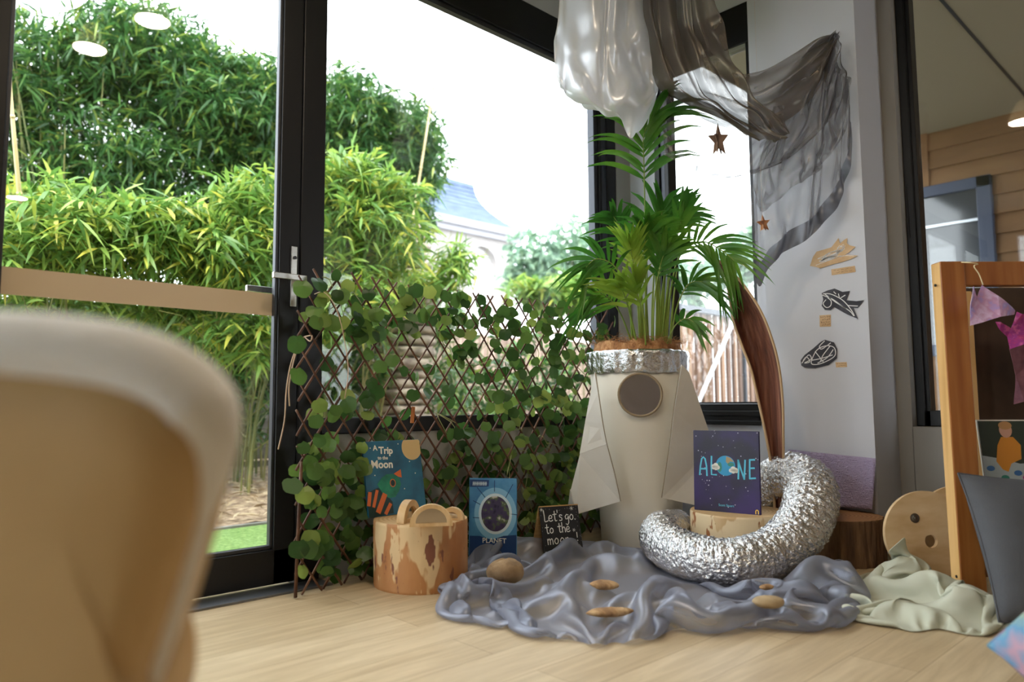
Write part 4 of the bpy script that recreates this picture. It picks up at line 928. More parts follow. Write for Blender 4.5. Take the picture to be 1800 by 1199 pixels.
def globem():
    m = mat('globe_clouds', (70, 60, 90), .5, var=[(36, 30, 56), (64, 54, 88), (92, 112, 70), (206, 200, 196)], vscale=36, detail=6); return m
g.build('globe_picture', [flat('halo_blue', (134, 190, 222)), flat('halo_white', (214, 232, 240)), globem(), flat('deep_blue_print', (26, 62, 116))], cv3)
lettering('PLANET', .0265, F3 @ Matrix.Translation((*q3(1085, 985), 0)), M['white'], cv3, 'title_text', z=.0014, bold=.0003, sx=1.0)

# -- chalkboard sign
bl = W(958, 972, 2.77); bl.z = .0; br = W(1027, 972, 2.83); br.z = .0
tl = bl+Vector((0, 0, 1))*(W(947, 889, 2.88).z)+back*.05-rt*.01
F4, bw4, bh4 = quadframe(bl, br, tl)
ch = thing('chalkboard_sign', F4 @ Vector((bw4/2, 0, -.03)), 'small black chalkboard tent sign with white chalk lettering beside the rocket', 'sign')
M['chalkb'] = mat('blackboard', (30, 30, 33), .7, var=[(24, 24, 27), (44, 44, 48)], vscale=20)
bevel(MB().box((0, 0, -.006), (bw4, bh4, 0), 0, F4).build('board', M['chalkb'], ch), .001, 1)
M['pinel'] = mat('pale_plywood', (200, 160, 104), .6, var=[(184, 142, 88), (214, 178, 124)], vscale=12, stretch=(1, 1, 6))
FT = F4 @ Matrix.Translation((0, bh4, -.006)) @ Matrix.Rotation(.62, 4, 'X')
MB().box((0, -bh4*1.0, -.006), (bw4, 0, 0), 0, FT).build('back_panel', M['pinel'], ch)
MB().box((0, bh4, -.012), (bw4, bh4+.004, .001), 0, F4).build('top_edge', M['pinel'], ch)
# strokes, in units of a 320 x 340 board
def chalk(pts, w=.0034): cm.stroke([(x/330*bw4, y/400*bh4) for x, y in pts], w, F4, .0002, .0004)
def glyph(ch_, x, y, s):
    G = {'L': [[(0, 1.35), (.05, .6), (.08, 0), (.5, .08)]], 'e': [[(.05, .35), (.5, .38), (.42, .68), (.2, .7), (.03, .4), (.1, .06), (.35, 0), (.55, .12)]],
         't': [[(.25, 1.2), (.25, .5), (.3, .02), (.5, .05)], [(0, .78), (.5, .82)]], "'": [[(.1, 1.3), (.1, 1.0)]], 's': [[(.45, .62), (.2, .72), (.08, .5), (.4, .3), (.35, .02), (.05, .05)]],
         'g': [[(.5, .65), (.25, .72), (.03, .4), (.2, .08), (.48, .3), (.52, .65), (.52, -.2), (.3, -.6), (.08, -.45)]], 'o': [[(.3, .7), (.05, .4), (.2, .02), (.5, .15), (.52, .55), (.3, .7)]],
         'h': [[(.05, 1.3), (.07, 0)], [(.07, .45), (.3, .7), (.46, .5), (.5, 0)]], 'm': [[(.03, .65), (.05, 0)], [(.05, .45), (.25, .68), (.35, .45), (.36, 0)], [(.36, .45), (.58, .68), (.7, .45), (.72, 0)]],
         'n': [[(.03, .65), (.05, 0)], [(.05, .45), (.3, .7), (.45, .4), (.5, .02), (.62, .05)]], '!': [[(.1, 1.0), (.1, .4)], [(.1, .08), (.12, 0)]], '.': [[(.1, .1), (.14, .02)]]}
    for st in G[ch_]: chalk([(x+p[0]*s, y+p[1]*s) for p in [(v.x, v.y) for v in crv([(a, b, 0) for a, b in st], 10)]])
cm = MB()
for txt, x, y, s_, adv in (("Let's", 30, 290, 62, (36, 38, 34, 16, 30)), ('go.', 205, 290, 60, (38, 40, 10)), ('to', 30, 200, 56, (34, 30)), ('the', 135, 202, 56, (34, 36, 36)), ('moon', 38, 118, 62, (56, 48, 48, 48)), ('!', 285, 130, 62, (10,))):
    for c_, a in zip(txt, adv): glyph(c_, x, y, s_); x += a
for sx_, sy_, s_ in ((14, 380, 14), (270, 378, 16), (270, 212, 13), (300, 90, 12), (16, 60, 9)):
    for a in range(3):
        t_ = a*math.pi/3+.2; chalk([(sx_-s_*math.cos(t_), sy_-s_*math.sin(t_)), (sx_+s_*math.cos(t_), sy_+s_*math.sin(t_))], .0012)
rd = random.Random(6)
for k in range(34):
    e_ = rd.choice((0, 1, 2)); x, y = ((rd.uniform(4, 24), rd.uniform(20, 390)), (rd.uniform(300, 326), rd.uniform(20, 390)), (rd.uniform(5, 320), rd.uniform(365, 395)))[e_]
    cm.disc(x/330*bw4, y/400*bh4, .0007, .0007, F4, .0002, .0003, 0, 6)
cm.build('chalk_text', flat('white_chalk', (236, 236, 232), .9), ch)

# ------------------------------------------------------------------ wooden arch mirrors on the orange stump
M['beech'] = mat('pale_beech', (212, 176, 126), .5, var=[(198, 158, 108), (224, 192, 146)], vscale=10, stretch=(5, 1, 1))
M['bmir'] = mat('toy_mirror', (190, 180, 170), .08, 1)
def archblock(c, ang, w, th, label, inner=.72, lean=0):
    """half-round wooden frame with a mirror set in it"""
    F = Matrix.Translation(c) @ Matrix.Rotation(ang, 4, 'Z') @ Matrix.Rotation(math.radians(90), 4, 'X')
    t = thing('arch_mirror_block', c, label, 'toy block', 'wooden mirror blocks on the log stump'); r = w/2
    mb = MB(); n = 32; out = [(r*math.cos(math.pi*i/n), r*math.sin(math.pi*i/n)*1.0+.0) for i in range(n+1)]
    inn = [(r*inner*math.cos(math.pi*i/n), r*.14+r*inner*math.sin(math.pi*i/n)*.93) for i in range(n+1)]
    for z0, s_ in ((0, 1), (th, -1)):
        for i in range(n): mb.add([F @ Vector((*p, z0)) for p in (out[i], out[i+1], inn[i+1], inn[i])], [(0, 1, 2, 3)])
        mb.add([F @ Vector((*p, z0)) for p in (out[0], inn[0], inn[n], out[n])], [(0, 1, 2, 3)])
    for L_ in (out, inn):
        for i in range(n): mb.add([F @ Vector((*L_[i], 0)), F @ Vector((*L_[i+1], 0)), F @ Vector((*L_[i+1], th)), F @ Vector((*L_[i], th))], [(0, 1, 2, 3)])
        mb.add([F @ Vector((*L_[0], 0)), F @ Vector((*L_[n], 0)), F @ Vector((*L_[n], th)), F @ Vector((*L_[0], th))], [(0, 1, 2, 3)])
    import bmesh
    o = mb.build('wooden_frame', M['beech'], t, fix=True)
    MB().prism(inn, F @ Matrix.Translation((0, 0, th*.35)), th*.3).build('mirror', M['bmir'], t)
    return t
viewang = math.atan2(fw.y, fw.x)-math.pi/2
c = W(758, 914, 2.30); c.z = ST1H+.0012; archblock(c, viewang+.12, .136, .022, 'largest pale wooden arch mirror at the front edge of the orange stump')
c = W(797, 910, 2.42); c.z = ST1H+.0012; archblock(c, viewang-.25, .082, .02, 'smaller wooden arch mirror behind the right end of the largest one', .55)
c = W(712, 908, 2.40); c.z = ST1H+.0012; archblock(c, viewang+1.30, .136, .026, 'wooden arch mirror turned edge on at the left of the stump', .6)

# ------------------------------------------------------------------ cloth simulated with a small position based solver
def relax(P, rest_u, rest_v, steps, iters, collide, pin=None, g=.0035, bend=.25, damp=.90):
    Vv = np.zeros_like(P); ny, nx, _ = P.shape
    def proj(A, B, L, k):
        d = B-A; l = np.linalg.norm(d, axis=2, keepdims=True)+1e-9; c = d*((l-L)/l)*.5*k; A += c; B -= c
    for s_ in range(steps):
        Q = P.copy(); Vv[..., 2] -= g; P = P+Vv
        for it in range(iters):
            for o in (0, 1):
                m = (nx-o)//2; proj(P[:, o:o+2*m:2], P[:, o+1:o+2*m:2], rest_u, 1)
                m = (ny-o)//2; proj(P[o:o+2*m:2], P[o+1:o+2*m:2], rest_v, 1)
            dg = math.hypot(rest_u, rest_v)
            for o in (0, 1):
                m = (nx-o)//2
                for p in (0, 1):
                    k = (ny-p)//2
                    proj(P[p:p+2*k:2, o:o+2*m:2], P[p+1:p+2*k:2, o+1:o+2*m:2], dg, .6)
                    proj(P[p:p+2*k:2, o+1:o+2*m:2], P[p+1:p+2*k:2, o:o+2*m:2], dg, .6)
            for o in range(4):
                idx = np.arange(o, nx-2, 4)
                if len(idx):
                    A = P[:, idx].copy(); B = P[:, idx+2].copy(); proj(A, B, 2*rest_u, bend); P[:, idx] = A; P[:, idx+2] = B
                idx = np.arange(o, ny-2, 4)
                if len(idx):
                    A = P[idx].copy(); B = P[idx+2].copy(); proj(A, B, 2*rest_v, bend); P[idx] = A; P[idx+2] = B
            for o in range(8):
                idx = np.arange(o, nx-4, 8)
                if len(idx):
                    A = P[:, idx].copy(); B = P[:, idx+4].copy(); proj(A, B, 4*rest_u, bend*.25); P[:, idx] = A; P[:, idx+4] = B
                idx = np.arange(o, ny-4, 8)
                if len(idx):
                    A = P[idx].copy(); B = P[idx+4].copy(); proj(A, B, 4*rest_v, bend*.25); P[idx] = A; P[idx+4] = B
            P = collide(P)
            if pin is not None: P[pin[0]] = pin[1]
        Vv = (P-Q)*damp
    return P
def cyl(P, c, r, top):
    d = P[..., :2]-np.array(c[:2]); l = np.linalg.norm(d, axis=2)+1e-9; m = (l < r) & (P[..., 2] < top)
    P[..., :2][m] = np.array(c[:2])+d[m]/l[m][:, None]*r; return P
DP = np.array([tuple(p) for p in dp])[::8]
def ductpush(P):
    """keep the cloth under the ducting that lies on it"""
    f_ = P.reshape(-1, 3); d = np.hypot(f_[:, None, 0]-DP[None, :, 0], f_[:, None, 1]-DP[None, :, 1])
    zl = DP[None, :, 2]-np.sqrt(np.maximum(0, (.09)**2-d**2))-.002; zl[d > .09] = 9
    f_[:, 2] = np.minimum(f_[:, 2], np.maximum(zl.min(1), .003)); return f_.reshape(P.shape)
def mounds(P, ms):
    for (px, py, rx, ry, rot, h) in ms:
        c = onZ(px, py, 0); a = viewang+rot; dx = P[..., 0]-c.x; dy = P[..., 1]-c.y
        u = (dx*math.cos(a)+dy*math.sin(a))/rx; v = (-dx*math.sin(a)+dy*math.cos(a))/ry
        P[..., 2] = np.maximum(P[..., 2], h*(1-u*u-v*v))
    return P
def fnoise(nx, ny, sx, sy, amp, seed):
    return np.array([[amp*nz(i/nx*sx+seed, j/ny*sy+seed*2.3) for i in range(nx)] for j in range(ny)])
def clothmesh(P, m, label, name='organza_cloth', cat='cloth', sub=1):
    ny, nx, _ = P.shape; V = P.reshape(-1, 3); c = V.mean(0); c[2] = 0
    F = [(j*nx+i, j*nx+i+1, (j+1)*nx+i+1, (j+1)*nx+i) for j in range(ny-1) for i in range(nx-1)]
    me = bpy.data.meshes.new(name); me.from_pydata((V-c).tolist(), [], F); me.materials.append(m); me.polygons.foreach_set('use_smooth', [True]*len(F)); me.update()
    o = bpy.data.objects.new(name, me); COL.objects.link(o); o.location = c
    if sub: subsurf(o, sub)
    tag(o, label, cat); return o
M['organza'] = sheer_mat('blue_grey_organza', (150, 153, 168), .42, (206, 210, 226), .34, .55)
backE = [onZ(*p, 0) for p in ((822, 1010), (838, 982), (880, 975), (940, 972), (1010, 966), (1060, 960), (1110, 958), (1160, 975), (1230, 990), (1300, 1000), (1370, 1000), (1430, 1010), (1478, 1015))]
frontE = [onZ(*p, 0) for p in ((806, 1078), (850, 1098), (905, 1106), (950, 1120), (1010, 1132), (1065, 1138), (1130, 1128), (1190, 1114), (1260, 1108), (1330, 1108), (1400, 1106), (1450, 1095), (1488, 1072))]
nx, ny = 150, 76; Bc = crv(backE, nx); Fc = crv(frontE, nx)
P = np.array([[tuple(Bc[i].lerp(Fc[i], j/(ny-1))) for i in range(nx)] for j in range(ny)], float)
P0 = P.copy()
P[..., 2] = .012+np.abs(fnoise(nx, ny, 11, 6, .16, 1.7))+np.abs(fnoise(nx, ny, 20, 10, .05, 5.1))
P[..., 0] += fnoise(nx, ny, 8, 5, .06, 9.2); P[..., 1] += fnoise(nx, ny, 8, 5, .06, 3.3)
ru = np.linalg.norm(np.diff(P0[..., :2], axis=1), axis=2).mean()*1.36; rv = np.linalg.norm(np.diff(P0[..., :2], axis=0), axis=2).mean()*1.42
M1 = [(862, 985, .11, .055, .3, .07), (930, 978, .12, .05, -.2, .075), (1000, 985, .10, .05, .2, .07), (1060, 972, .10, .05, .1, .05), (1075, 1000, .13, .045, -.35, .06), (1130, 1000, .07, .06, .5, .07),
      (1440, 1040, .13, .075, .25, .115), (1385, 1075, .10, .05, -.3, .06), (850, 1060, .10, .06, .8, .055), (960, 1080, .14, .04, .15, .05), (1020, 1050, .16, .035, -.5, .055),
      (1110, 1075, .13, .045, .45, .06), (1190, 1085, .12, .04, -.35, .055), (1250, 1075, .08, .05, .9, .055), (1300, 1095, .12, .03, .1, .04), (1150, 1045, .08, .04, 1.1, .06)]
def col1(P):
    P = cyl(P, ST1, .163, .3); P = cyl(P, RC, .185, .5); P = cyl(P, (STA[0], STA[1]), .192, .4); P = cyl(P, (STB[0], STB[1]), .18, .4)
    P[..., 2] = np.maximum(P[..., 2], .003); P = mounds(P, M1); return ductpush(P)
edge = np.zeros((ny, nx), bool); edge[0] = edge[-1] = True; edge[:, 0] = edge[:, -1] = True
pe = P0.copy(); pe[..., 2] = .004
wv_ = np.array([.022*math.sin(i*.35+3*nz(i*.05))+.02*nz(i*.11, 4) for i in range(nx)]); nrm_ = (P0[-1]-P0[0]); nrm_ /= np.linalg.norm(nrm_, axis=1)[:, None]
pe[-1] += nrm_*wv_[:, None]; pe[-1, :, 2] = .004+np.maximum(0, wv_)*.6
P = relax(P, ru, rv, 30, 7, col1, pin=(edge, pe[edge]), g=.0016, bend=.75)
clothmesh(P, M['organza'], 'blue grey organza cloth heaped in folds over the floor before the rocket')
CP = P
def clothz(x, y, r=.05):
    d = np.hypot(CP[..., 0]-x, CP[..., 1]-y); m = d < r
    return float(CP[..., 2][m].max()) if m.any() else 0
# pale green cotton cloth
M['cotton'] = mat('pale_green_cotton', (206, 208, 190), .75, var=[(196, 199, 180), (214, 216, 200)], vscale=3, transl=.15, bump=.15, bscale=14)
backE = [onZ(*p, 0) for p in ((1488, 1030), (1520, 1010), (1560, 1005), (1600, 1005), (1640, 1012), (1670, 1030), (1690, 1050))]
frontE = [onZ(*p, 0) for p in ((1500, 1085), (1540, 1092), (1600, 1112), (1650, 1108), (1700, 1118), (1745, 1118), (1752, 1092))]
nx, ny = 96, 56; Bc = crv(backE, nx); Fc = crv(frontE, nx)
P = np.array([[tuple(Bc[i].lerp(Fc[i], j/(ny-1))) for i in range(nx)] for j in range(ny)], float)
P0 = P.copy(); P[..., 2] = .012+np.abs(fnoise(nx, ny, 7, 4, .20, 4.7))
ru = np.linalg.norm(np.diff(P0[..., :2], axis=1), axis=2).mean()*1.38; rv = np.linalg.norm(np.diff(P0[..., :2], axis=0), axis=2).mean()*1.5
M2 = [(1590, 1030, .10, .05, .3, .10), (1545, 1050, .07, .04, -.6, .07), (1640, 1060, .12, .045, -.4, .10), (1700, 1085, .09, .05, .2, .08), (1580, 1085, .09, .03, .2, .05), (1620, 1095, .08, .04, -.9, .05)]
edge = np.zeros((ny, nx), bool); edge[0] = edge[-1] = True; edge[:, 0] = edge[:, -1] = True; pe = P0.copy(); pe[..., 2] = .004
pk = W(1592, 940, 2.36); pk2 = W(1560, 968, 2.36)
mask = np.zeros((ny, nx), bool); mask[5:8, 40:47] = True; allm = mask | edge
pinpos = np.array([[tuple(pk.lerp(pk2, (6-b)/6)+Vector((0, 0, -.004*a))) for b in range(7)] for a in range(3)]).reshape(-1, 3)
def col2(P):
    P = cyl(P, (STB[0], STB[1]), .18, .4); P[..., 2] = np.maximum(P[..., 2], .003); P[mask] = pinpos; return mounds(P, M2)
P = relax(P, ru, rv, 30, 8, col2, pin=(edge, pe[edge]), g=.0022, bend=.7)
clothmesh(P, M['cotton'], 'crumpled pale green cotton cloth on the floor by the pine post', 'cotton_cloth')

# stones, bark and driftwood lying in the organza
M['pebble'] = mat('brown_pebble', (150, 122, 88), .8, var=[(116, 90, 62), (182, 152, 112)], vscale=14, bump=.6, bscale=50)
M['drift'] = mat('driftwood', (172, 134, 92), .8, var=[(120, 86, 58), (206, 172, 128)], vscale=16, stretch=(3, 1, 1), bump=.6, bscale=60)
def lump(name, px, py, sx, sy, sz, rot, m, label, cat, dz=0, seed=0, d=None):
    p = onZ(px, py, .05); zc = clothz(p.x, p.y)+sz*.2+dz
    p = onZ(px, py, zc)
    Rm = Matrix.Translation((p.x, p.y, zc)) @ Matrix.Rotation(viewang+rot, 4, 'Z')
    rows = []; n = 28
    for i in range(1, 16):
        th = math.pi*i/16
        rows.append([Rm @ Vector((sx*math.sin(th)*math.cos(a)*(1+.18*nz(math.cos(a)*1.4+seed, math.sin(a)*1.4, th)), sy*math.sin(th)*math.sin(a)*(1+.12*nz(math.cos(a)*3+seed, math.sin(a)*3, th)), sz*math.cos(th)*(1+.15*nz(math.cos(a)*2, math.sin(a)*2, seed)))) for a in [2*math.pi*j/n for j in range(n)]])
    mb = MB().grid(rows, close=True); b = len(rows); mb.f.append(tuple(range(n))[::-1]); mb.f.append(tuple((b-1)*n+j for j in range(n))); mb.m += [0, 0]
    o = mb.build(name, m, smooth=True, loc=(p.x, p.y, zc-sz)); tag(o, label, cat); return o
lump('pebble', 890, 1005, .062, .05, .040, .1, M['pebble'], 'large rounded brown stone lying at the left end of the organza', 'stone', seed=1)
lump('driftwood', 1062, 1028, .042, .022, .014, -.25, M['drift'], 'small pointed piece of bark on the organza below the rocket', 'driftwood', seed=2)
lump('driftwood', 1072, 1076, .066, .022, .012, .12, M['drift'], 'long piece of driftwood near the front edge of the organza', 'driftwood', seed=3)
lump('pebble', 1350, 1058, .042, .03, .016, .0, mat('sandy_stone', (176, 152, 116), .8, var=[(150, 126, 92), (196, 174, 138)], vscale=14, bump=.3), 'flat sandy stone under the silver duct on the organza', 'stone', seed=4)
lump('driftwood', 1348, 1032, .022, .012, .008, .3, M['drift'], 'tiny chip of bark just behind the flat sandy stone', 'driftwood', seed=5)

# ------------------------------------------------------------------ hanging fabrics
def loft(rows, nu, nv, pleats=0, amp=0, seed=0, fan=False, wob=.01, ph=0):
    """rows: curves of (px, py, depth) from top to bottom; returns a grid of world points with pleats"""
    R_ = [crv([W(*p) for p in r], nu) for r in rows]; cols = [crv([R_[k][i] for k in range(len(R_))], nv) for i in range(nu)]
    out = []
    for j in range(nv):
        row = []; v = j/(nv-1)
        for i in range(nu):
            u = i/(nu-1); p = cols[i][j]; a = amp*(1 if not fan else (.25+.75*v))
            s_ = u*pleats+ph+.8*nz(u*3+seed, v*1.5)
            f = math.sin(2*math.pi*s_)+.45*math.sin(2*math.pi*s_*2.3+seed+v*2)
            row.append(p+fw*(a*f)+rt*(a*.35*math.cos(2*math.pi*s_))+fw*(wob*nz(u*6+seed, v*6))+up*(wob*.4*nz(u*5, v*5+seed)))
        out.append(row)
    return out
M['satin'] = sheer_mat('white_satin_gauze', (222, 224, 230), .86, (245, 245, 250), .35, .3)
M['sheer'] = sheer_mat('grey_organza_single', (128, 126, 134), .28, (190, 186, 180), .32, .55)
M['sheer2'] = sheer_mat('grey_organza_folded', (120, 112, 106), .60, (176, 164, 146), .3, .5)
M['hem'] = sheer_mat('grey_organza_hem', (104, 106, 118), .82, (160, 160, 166), .35, .4)
wd_ = thing('hanging_fabric', W(1060, -230, 2.85), 'white gauzy fabric bunched and hanging from the ceiling above the palm', 'fabric')
rows = [[(990, -250, 2.9), (1030, -250, 2.82), (1070, -250, 2.84), (1110, -250, 2.82), (1140, -250, 2.9)],
        [(982, 0, 2.88), (1020, 0, 2.80), (1060, 0, 2.78), (1100, 0, 2.80), (1132, 0, 2.9)],
        [(972, 85, 2.86), (1015, 95, 2.77), (1060, 95, 2.74), (1105, 95, 2.78), (1142, 90, 2.88)],
        [(980, 150, 2.84), (1018, 172, 2.76), (1062, 178, 2.73), (1112, 175, 2.76), (1152, 150, 2.86)],
        [(984, 153, 2.88), (1030, 186, 2.84), (1085, 206, 2.78), (1115, 236, 2.80), (1154, 166, 2.88)]]
MB().grid(loft(rows, 90, 90, 2.5, .012, 3, wob=.05)).build('front_layer', M['satin'], wd_, smooth=True)
rows2 = [[(x+4, y-2, d+.10) for x, y, d in r] for r in rows]
MB().grid(loft(rows2, 50, 50, 4, .012, 8, wob=.04)).build('back_layer', M['satin'], wd_, smooth=True)
og = thing('organza_drape', W(1467, 60, 2.92), 'sheer grey organza swag pinned to the white pier and sweeping up to the ceiling', 'fabric')
# column of folds coming down from the ceiling and sweeping right
rows = [[(1128, -250, 2.92), (1150, -250, 2.86), (1175, -250, 2.9), (1200, -250, 2.86), (1225, -250, 2.92)],
        [(1128, 0, 2.92), (1160, 0, 2.84), (1190, 0, 2.88), (1218, 0, 2.84), (1250, 0, 2.9)],
        [(1146, 90, 2.92), (1180, 85, 2.84), (1212, 80, 2.86), (1240, 75, 2.84), (1272, 70, 2.9)],
        [(1156, 150, 2.92), (1200, 150, 2.84), (1235, 150, 2.86), (1268, 138, 2.84), (1298, 130, 2.88)],
        [(1182, 158, 2.92), (1225, 180, 2.84), (1265, 190, 2.85), (1298, 188, 2.84), (1325, 178, 2.88)],
        [(1240, 186, 2.92), (1275, 210, 2.85), (1310, 222, 2.85), (1340, 215, 2.84), (1362, 198, 2.88)],
        [(1300, 226, 2.92), (1325, 240, 2.86), (1350, 248, 2.85), (1375, 246, 2.84), (1388, 232, 2.88)]]
MB().grid(loft(rows, 130, 130, 4, .020, 5, wob=.05)).build('gathered_folds', M['sheer2'], og, smooth=True)
# swag from the pin back to the left
rows = [[(1468, 58, 2.93), (1435, 68, 2.92), (1395, 98, 2.94), (1345, 120, 2.95), (1298, 130, 2.97), (1255, 118, 2.98), (1205, 70, 3.0), (1185, -20, 3.0)],
        [(1469, 64, 2.92), (1438, 85, 2.89), (1400, 122, 2.90), (1350, 150, 2.91), (1300, 160, 2.93), (1245, 150, 2.95), (1195, 105, 2.97), (1170, -20, 2.98)],
        [(1470, 70, 2.92), (1445, 110, 2.89), (1408, 150, 2.90), (1362, 180, 2.91), (1305, 195, 2.93), (1240, 180, 2.95), (1180, 140, 2.97), (1150, -20, 2.98)],
        [(1471, 76, 2.93), (1455, 130, 2.90), (1420, 180, 2.91), (1380, 212, 2.92), (1310, 235, 2.94), (1235, 205, 2.96), (1165, 160, 2.98), (1130, -20, 3.0)]]
MB().grid(loft([r[::-1] for r in rows], 150, 80, 2, .006, 11, wob=.03)).build('swag', M['sheer2'], og, smooth=True)
rows = [[(1160, 140, 3.0), (1225, 160, 2.98), (1290, 175, 2.97), (1350, 170, 2.96), (1400, 130, 2.95), (1460, 70, 2.94)],
        [(1163, 210, 3.0), (1225, 235, 2.96), (1285, 250, 2.95), (1345, 245, 2.94), (1410, 200, 2.93), (1468, 110, 2.93)],
        [(1168, 274, 3.0), (1222, 300, 2.96), (1272, 312, 2.95), (1335, 302, 2.94), (1405, 265, 2.93), (1474, 190, 2.93)]]
g_ = loft(rows, 110, 60, 5, .008, 14, wob=.02); MB().grid(g_).build('sheer_panel', M['sheer'], og, smooth=True)
MB().grid([[p-fw*.002-up*0 for p in r] for r in g_[-8:]]).build('hem', M['sheer'], og, smooth=True)
# fan falling from the pin over the pier
hem = [(1322, 470, 2.98), (1336, 508, 2.98), (1350, 472, 2.96), (1376, 446, 2.95), (1412, 424, 2.94), (1452, 388, 2.94), (1480, 344, 2.93), (1494, 290, 2.93), (1494, 215, 2.93)]
mid = [(1328, 300, 2.97), (1345, 300, 2.96), (1365, 290, 2.95), (1390, 275, 2.94), (1415, 260, 2.93), (1440, 240, 2.93), (1462, 215, 2.93), (1478, 180, 2.92), (1486, 140, 2.93)]
m2 = [(1385, 130, 2.95), (1398, 138, 2.94), (1410, 145, 2.94), (1422, 148, 2.93), (1434, 146, 2.93), (1445, 140, 2.92), (1456, 128, 2.92), (1466, 112, 2.92), (1474, 95, 2.93)]
pin = [(1462+i*1.2, 60+i*.4, 2.93) for i in range(9)]
g_ = loft([pin, m2, mid, hem], 150, 90, 3.5, .012, 21, fan=True, wob=.05)
MB().grid(g_).build('fan_panel', M['sheer'], og, smooth=True)
MB().grid([[p-fw*.003 for p in r] for r in g_[-9:]]).build('hem', M['hem'], og, smooth=True)
g2 = loft([pin, m2, mid[:], [(x*.35+m[0]*.65, y*.35+m[1]*.65, d) for (x, y, d), m in zip(hem, mid)]], 110, 50, 5, .014, 33, fan=True, wob=.05)
MB().grid([[p-fw*.012 for p in r] for r in g2]).build('gathered_folds', M['sheer'], og, smooth=True)
pp = W(1468, 60, 2.915); pq = onX(1468, 60, 3.001)
MB().tube([pp, pq], .003, 8).tube([pp-Vector((.002, 0, 0)), pp+Vector((.001, 0, 0))], .006, 12).build('pin', M['chrome'], og)
# hanging stars
def star(px, py, d, r, label, m, k=5, rot=.15, sq=(1, 1)):
    c = W(px, py, d); t = thing('hanging_star', c, label, 'star', 'wooden stars on threads')
    F = frame(c, rt, up) @ Matrix.Rotation(rot, 4, 'Z')
    pl = [((r if i % 2 == 0 else r*.42)*math.sin(math.pi*i/k)*sq[0], (r if i % 2 == 0 else r*.42)*math.cos(math.pi*i/k)*sq[1]) for i in range(2*k)]
    bevel(MB().prism(pl, F @ Matrix.Translation((0, 0, -.003)), .006).build('star_plate', m, t), .001, 1)
    F2_ = F @ Matrix.Rotation(.9, 4, 'Y'); MB().prism([(x*.92, y*.92) for x, y in pl], F2_ @ Matrix.Translation((0, 0, -.002)), .004).build('star_plate', m, t)
    tp = F @ Vector((0, r*sq[1]*.95, 0)); MB().tube([tp, Vector((tp.x, tp.y, ZC))], .0004, 4).build('thread', M['twine'], t); return t
M['starw'] = mat('brown_wood_star', (122, 98, 84), .6, var=[(96, 74, 62), (146, 120, 102)], vscale=20)
M['starc'] = mat('copper_star', (170, 116, 82), .45, .3, var=[(140, 88, 60), (196, 146, 108)], vscale=30)
star(1263, 247, 2.90, .060, 'larger brown wooden star hanging in front of the narrow window', M['starw'], rot=.05, sq=(.72, 1.15))
star(1342, 393, 2.92, .034, 'smaller copper coloured star hanging lower at the edge of the pier', M['starc'], rot=.15, sq=(.85, 1.05))

# ------------------------------------------------------------------ children's drawings on the pier
CF = Matrix(((0, 0, -1, 2.9993), (-1, 0, 0, 0), (0, 1, 0, 0), (0, 0, 0, 1)))
def cp(cx, cy):
    p = onX(1380+cx/4.283, 400+cy/4.283, 3.0); return (-p.y, p.z)
M['kpaper'] = mat('tan_craft_paper', (206, 172, 132), .8, var=[(192, 156, 116), (216, 184, 146)], vscale=20)
M['bpaper'] = mat('black_craft_paper', (62, 62, 72), .8, var=[(50, 50, 58), (84, 84, 94)], vscale=14)
M['wpaint'] = flat('white_paint', (236, 236, 238), .6); M['pen'] = flat('brown_pen', (96, 70, 52), .8)
def drawing(outline, strokes, m, label, w=.0028):
    t = thing('cutout_drawing', CF @ Vector((*cp(*outline[0]), 0)), label, 'drawing', 'cut paper drawings on the pier')
    pl = [cp(*p) for p in outline]
    MB().prism(pl, CF @ Matrix.Translation((0, 0, .002)), .0008).build('paper', m, t, fix=True)
    mb = MB()
    for s_ in strokes:
        mb.stroke([(v.x, v.y) for v in crv([(*cp(*p), 0) for p in s_], 6*len(s_))], w, CF, .003, .0004)
    mb.build('paint_strokes', M['wpaint'], t); return t
def note(box, lines, label):
    pl = [cp(*p) for p in box]; t = thing('caption_note', CF @ Vector((*pl[0], 0)), label, 'note', 'handwritten captions on the pier')
    MB().prism(pl, CF, .0006).build('paper', M['kpaper'], t, fix=True)
    mb = MB(); rd = random.Random(len(label))
    a, b_, c, d = [Vector(p) for p in pl]
    for r_ in range(lines):
        v = (r_+.7)/(lines+.5); x = .1+.12*(r_ % 2)
        while x < .86:
            w_ = rd.uniform(.08, .2); pts = []
            for k in range(7):
                u = min(.94, x+w_*k/6); p = a.lerp(b_, u).lerp(d.lerp(c, u), v+(.09*rd.uniform(-1, 1))/1); pts.append((p.x, p.y))
            mb.stroke(pts, .0009, CF, .0006, .0002); x += w_+.06
    mb.build('handwriting', M['pen'], t)
rd = random.Random(12)
def scrib(cx, cy, rx, ry, rot, n, j):
    return [(cx+(rx*math.cos(k*2.399))*math.cos(rot)*rd.uniform(j, 1)-(ry*math.sin(k*2.399))*math.sin(rot), cy+(rx*math.cos(k*2.399))*math.sin(rot)*rd.uniform(j, 1)+(ry*math.sin(k*2.399))*math.cos(rot)) for k in range(n)]
drawing([(190, 290), (212, 222), (240, 182), (300, 165), (350, 150), (405, 80), (414, 122), (450, 92), (472, 80), (468, 120), (492, 136), (534, 145), (482, 190), (455, 205), (552, 212), (500, 238), (440, 258), (360, 278), (266, 308), (236, 298)],
        [scrib(350, 205, 125, 22, -.35, 16, .6), scrib(330, 235, 110, 16, -.3, 12, .5), scrib(420, 160, 60, 22, -.5, 10, .5), [(235, 285), (330, 250), (440, 215), (520, 215)]], M['kpaper'], 'tan paper cut-out drawing, uppermost of the three on the pier', .0016)
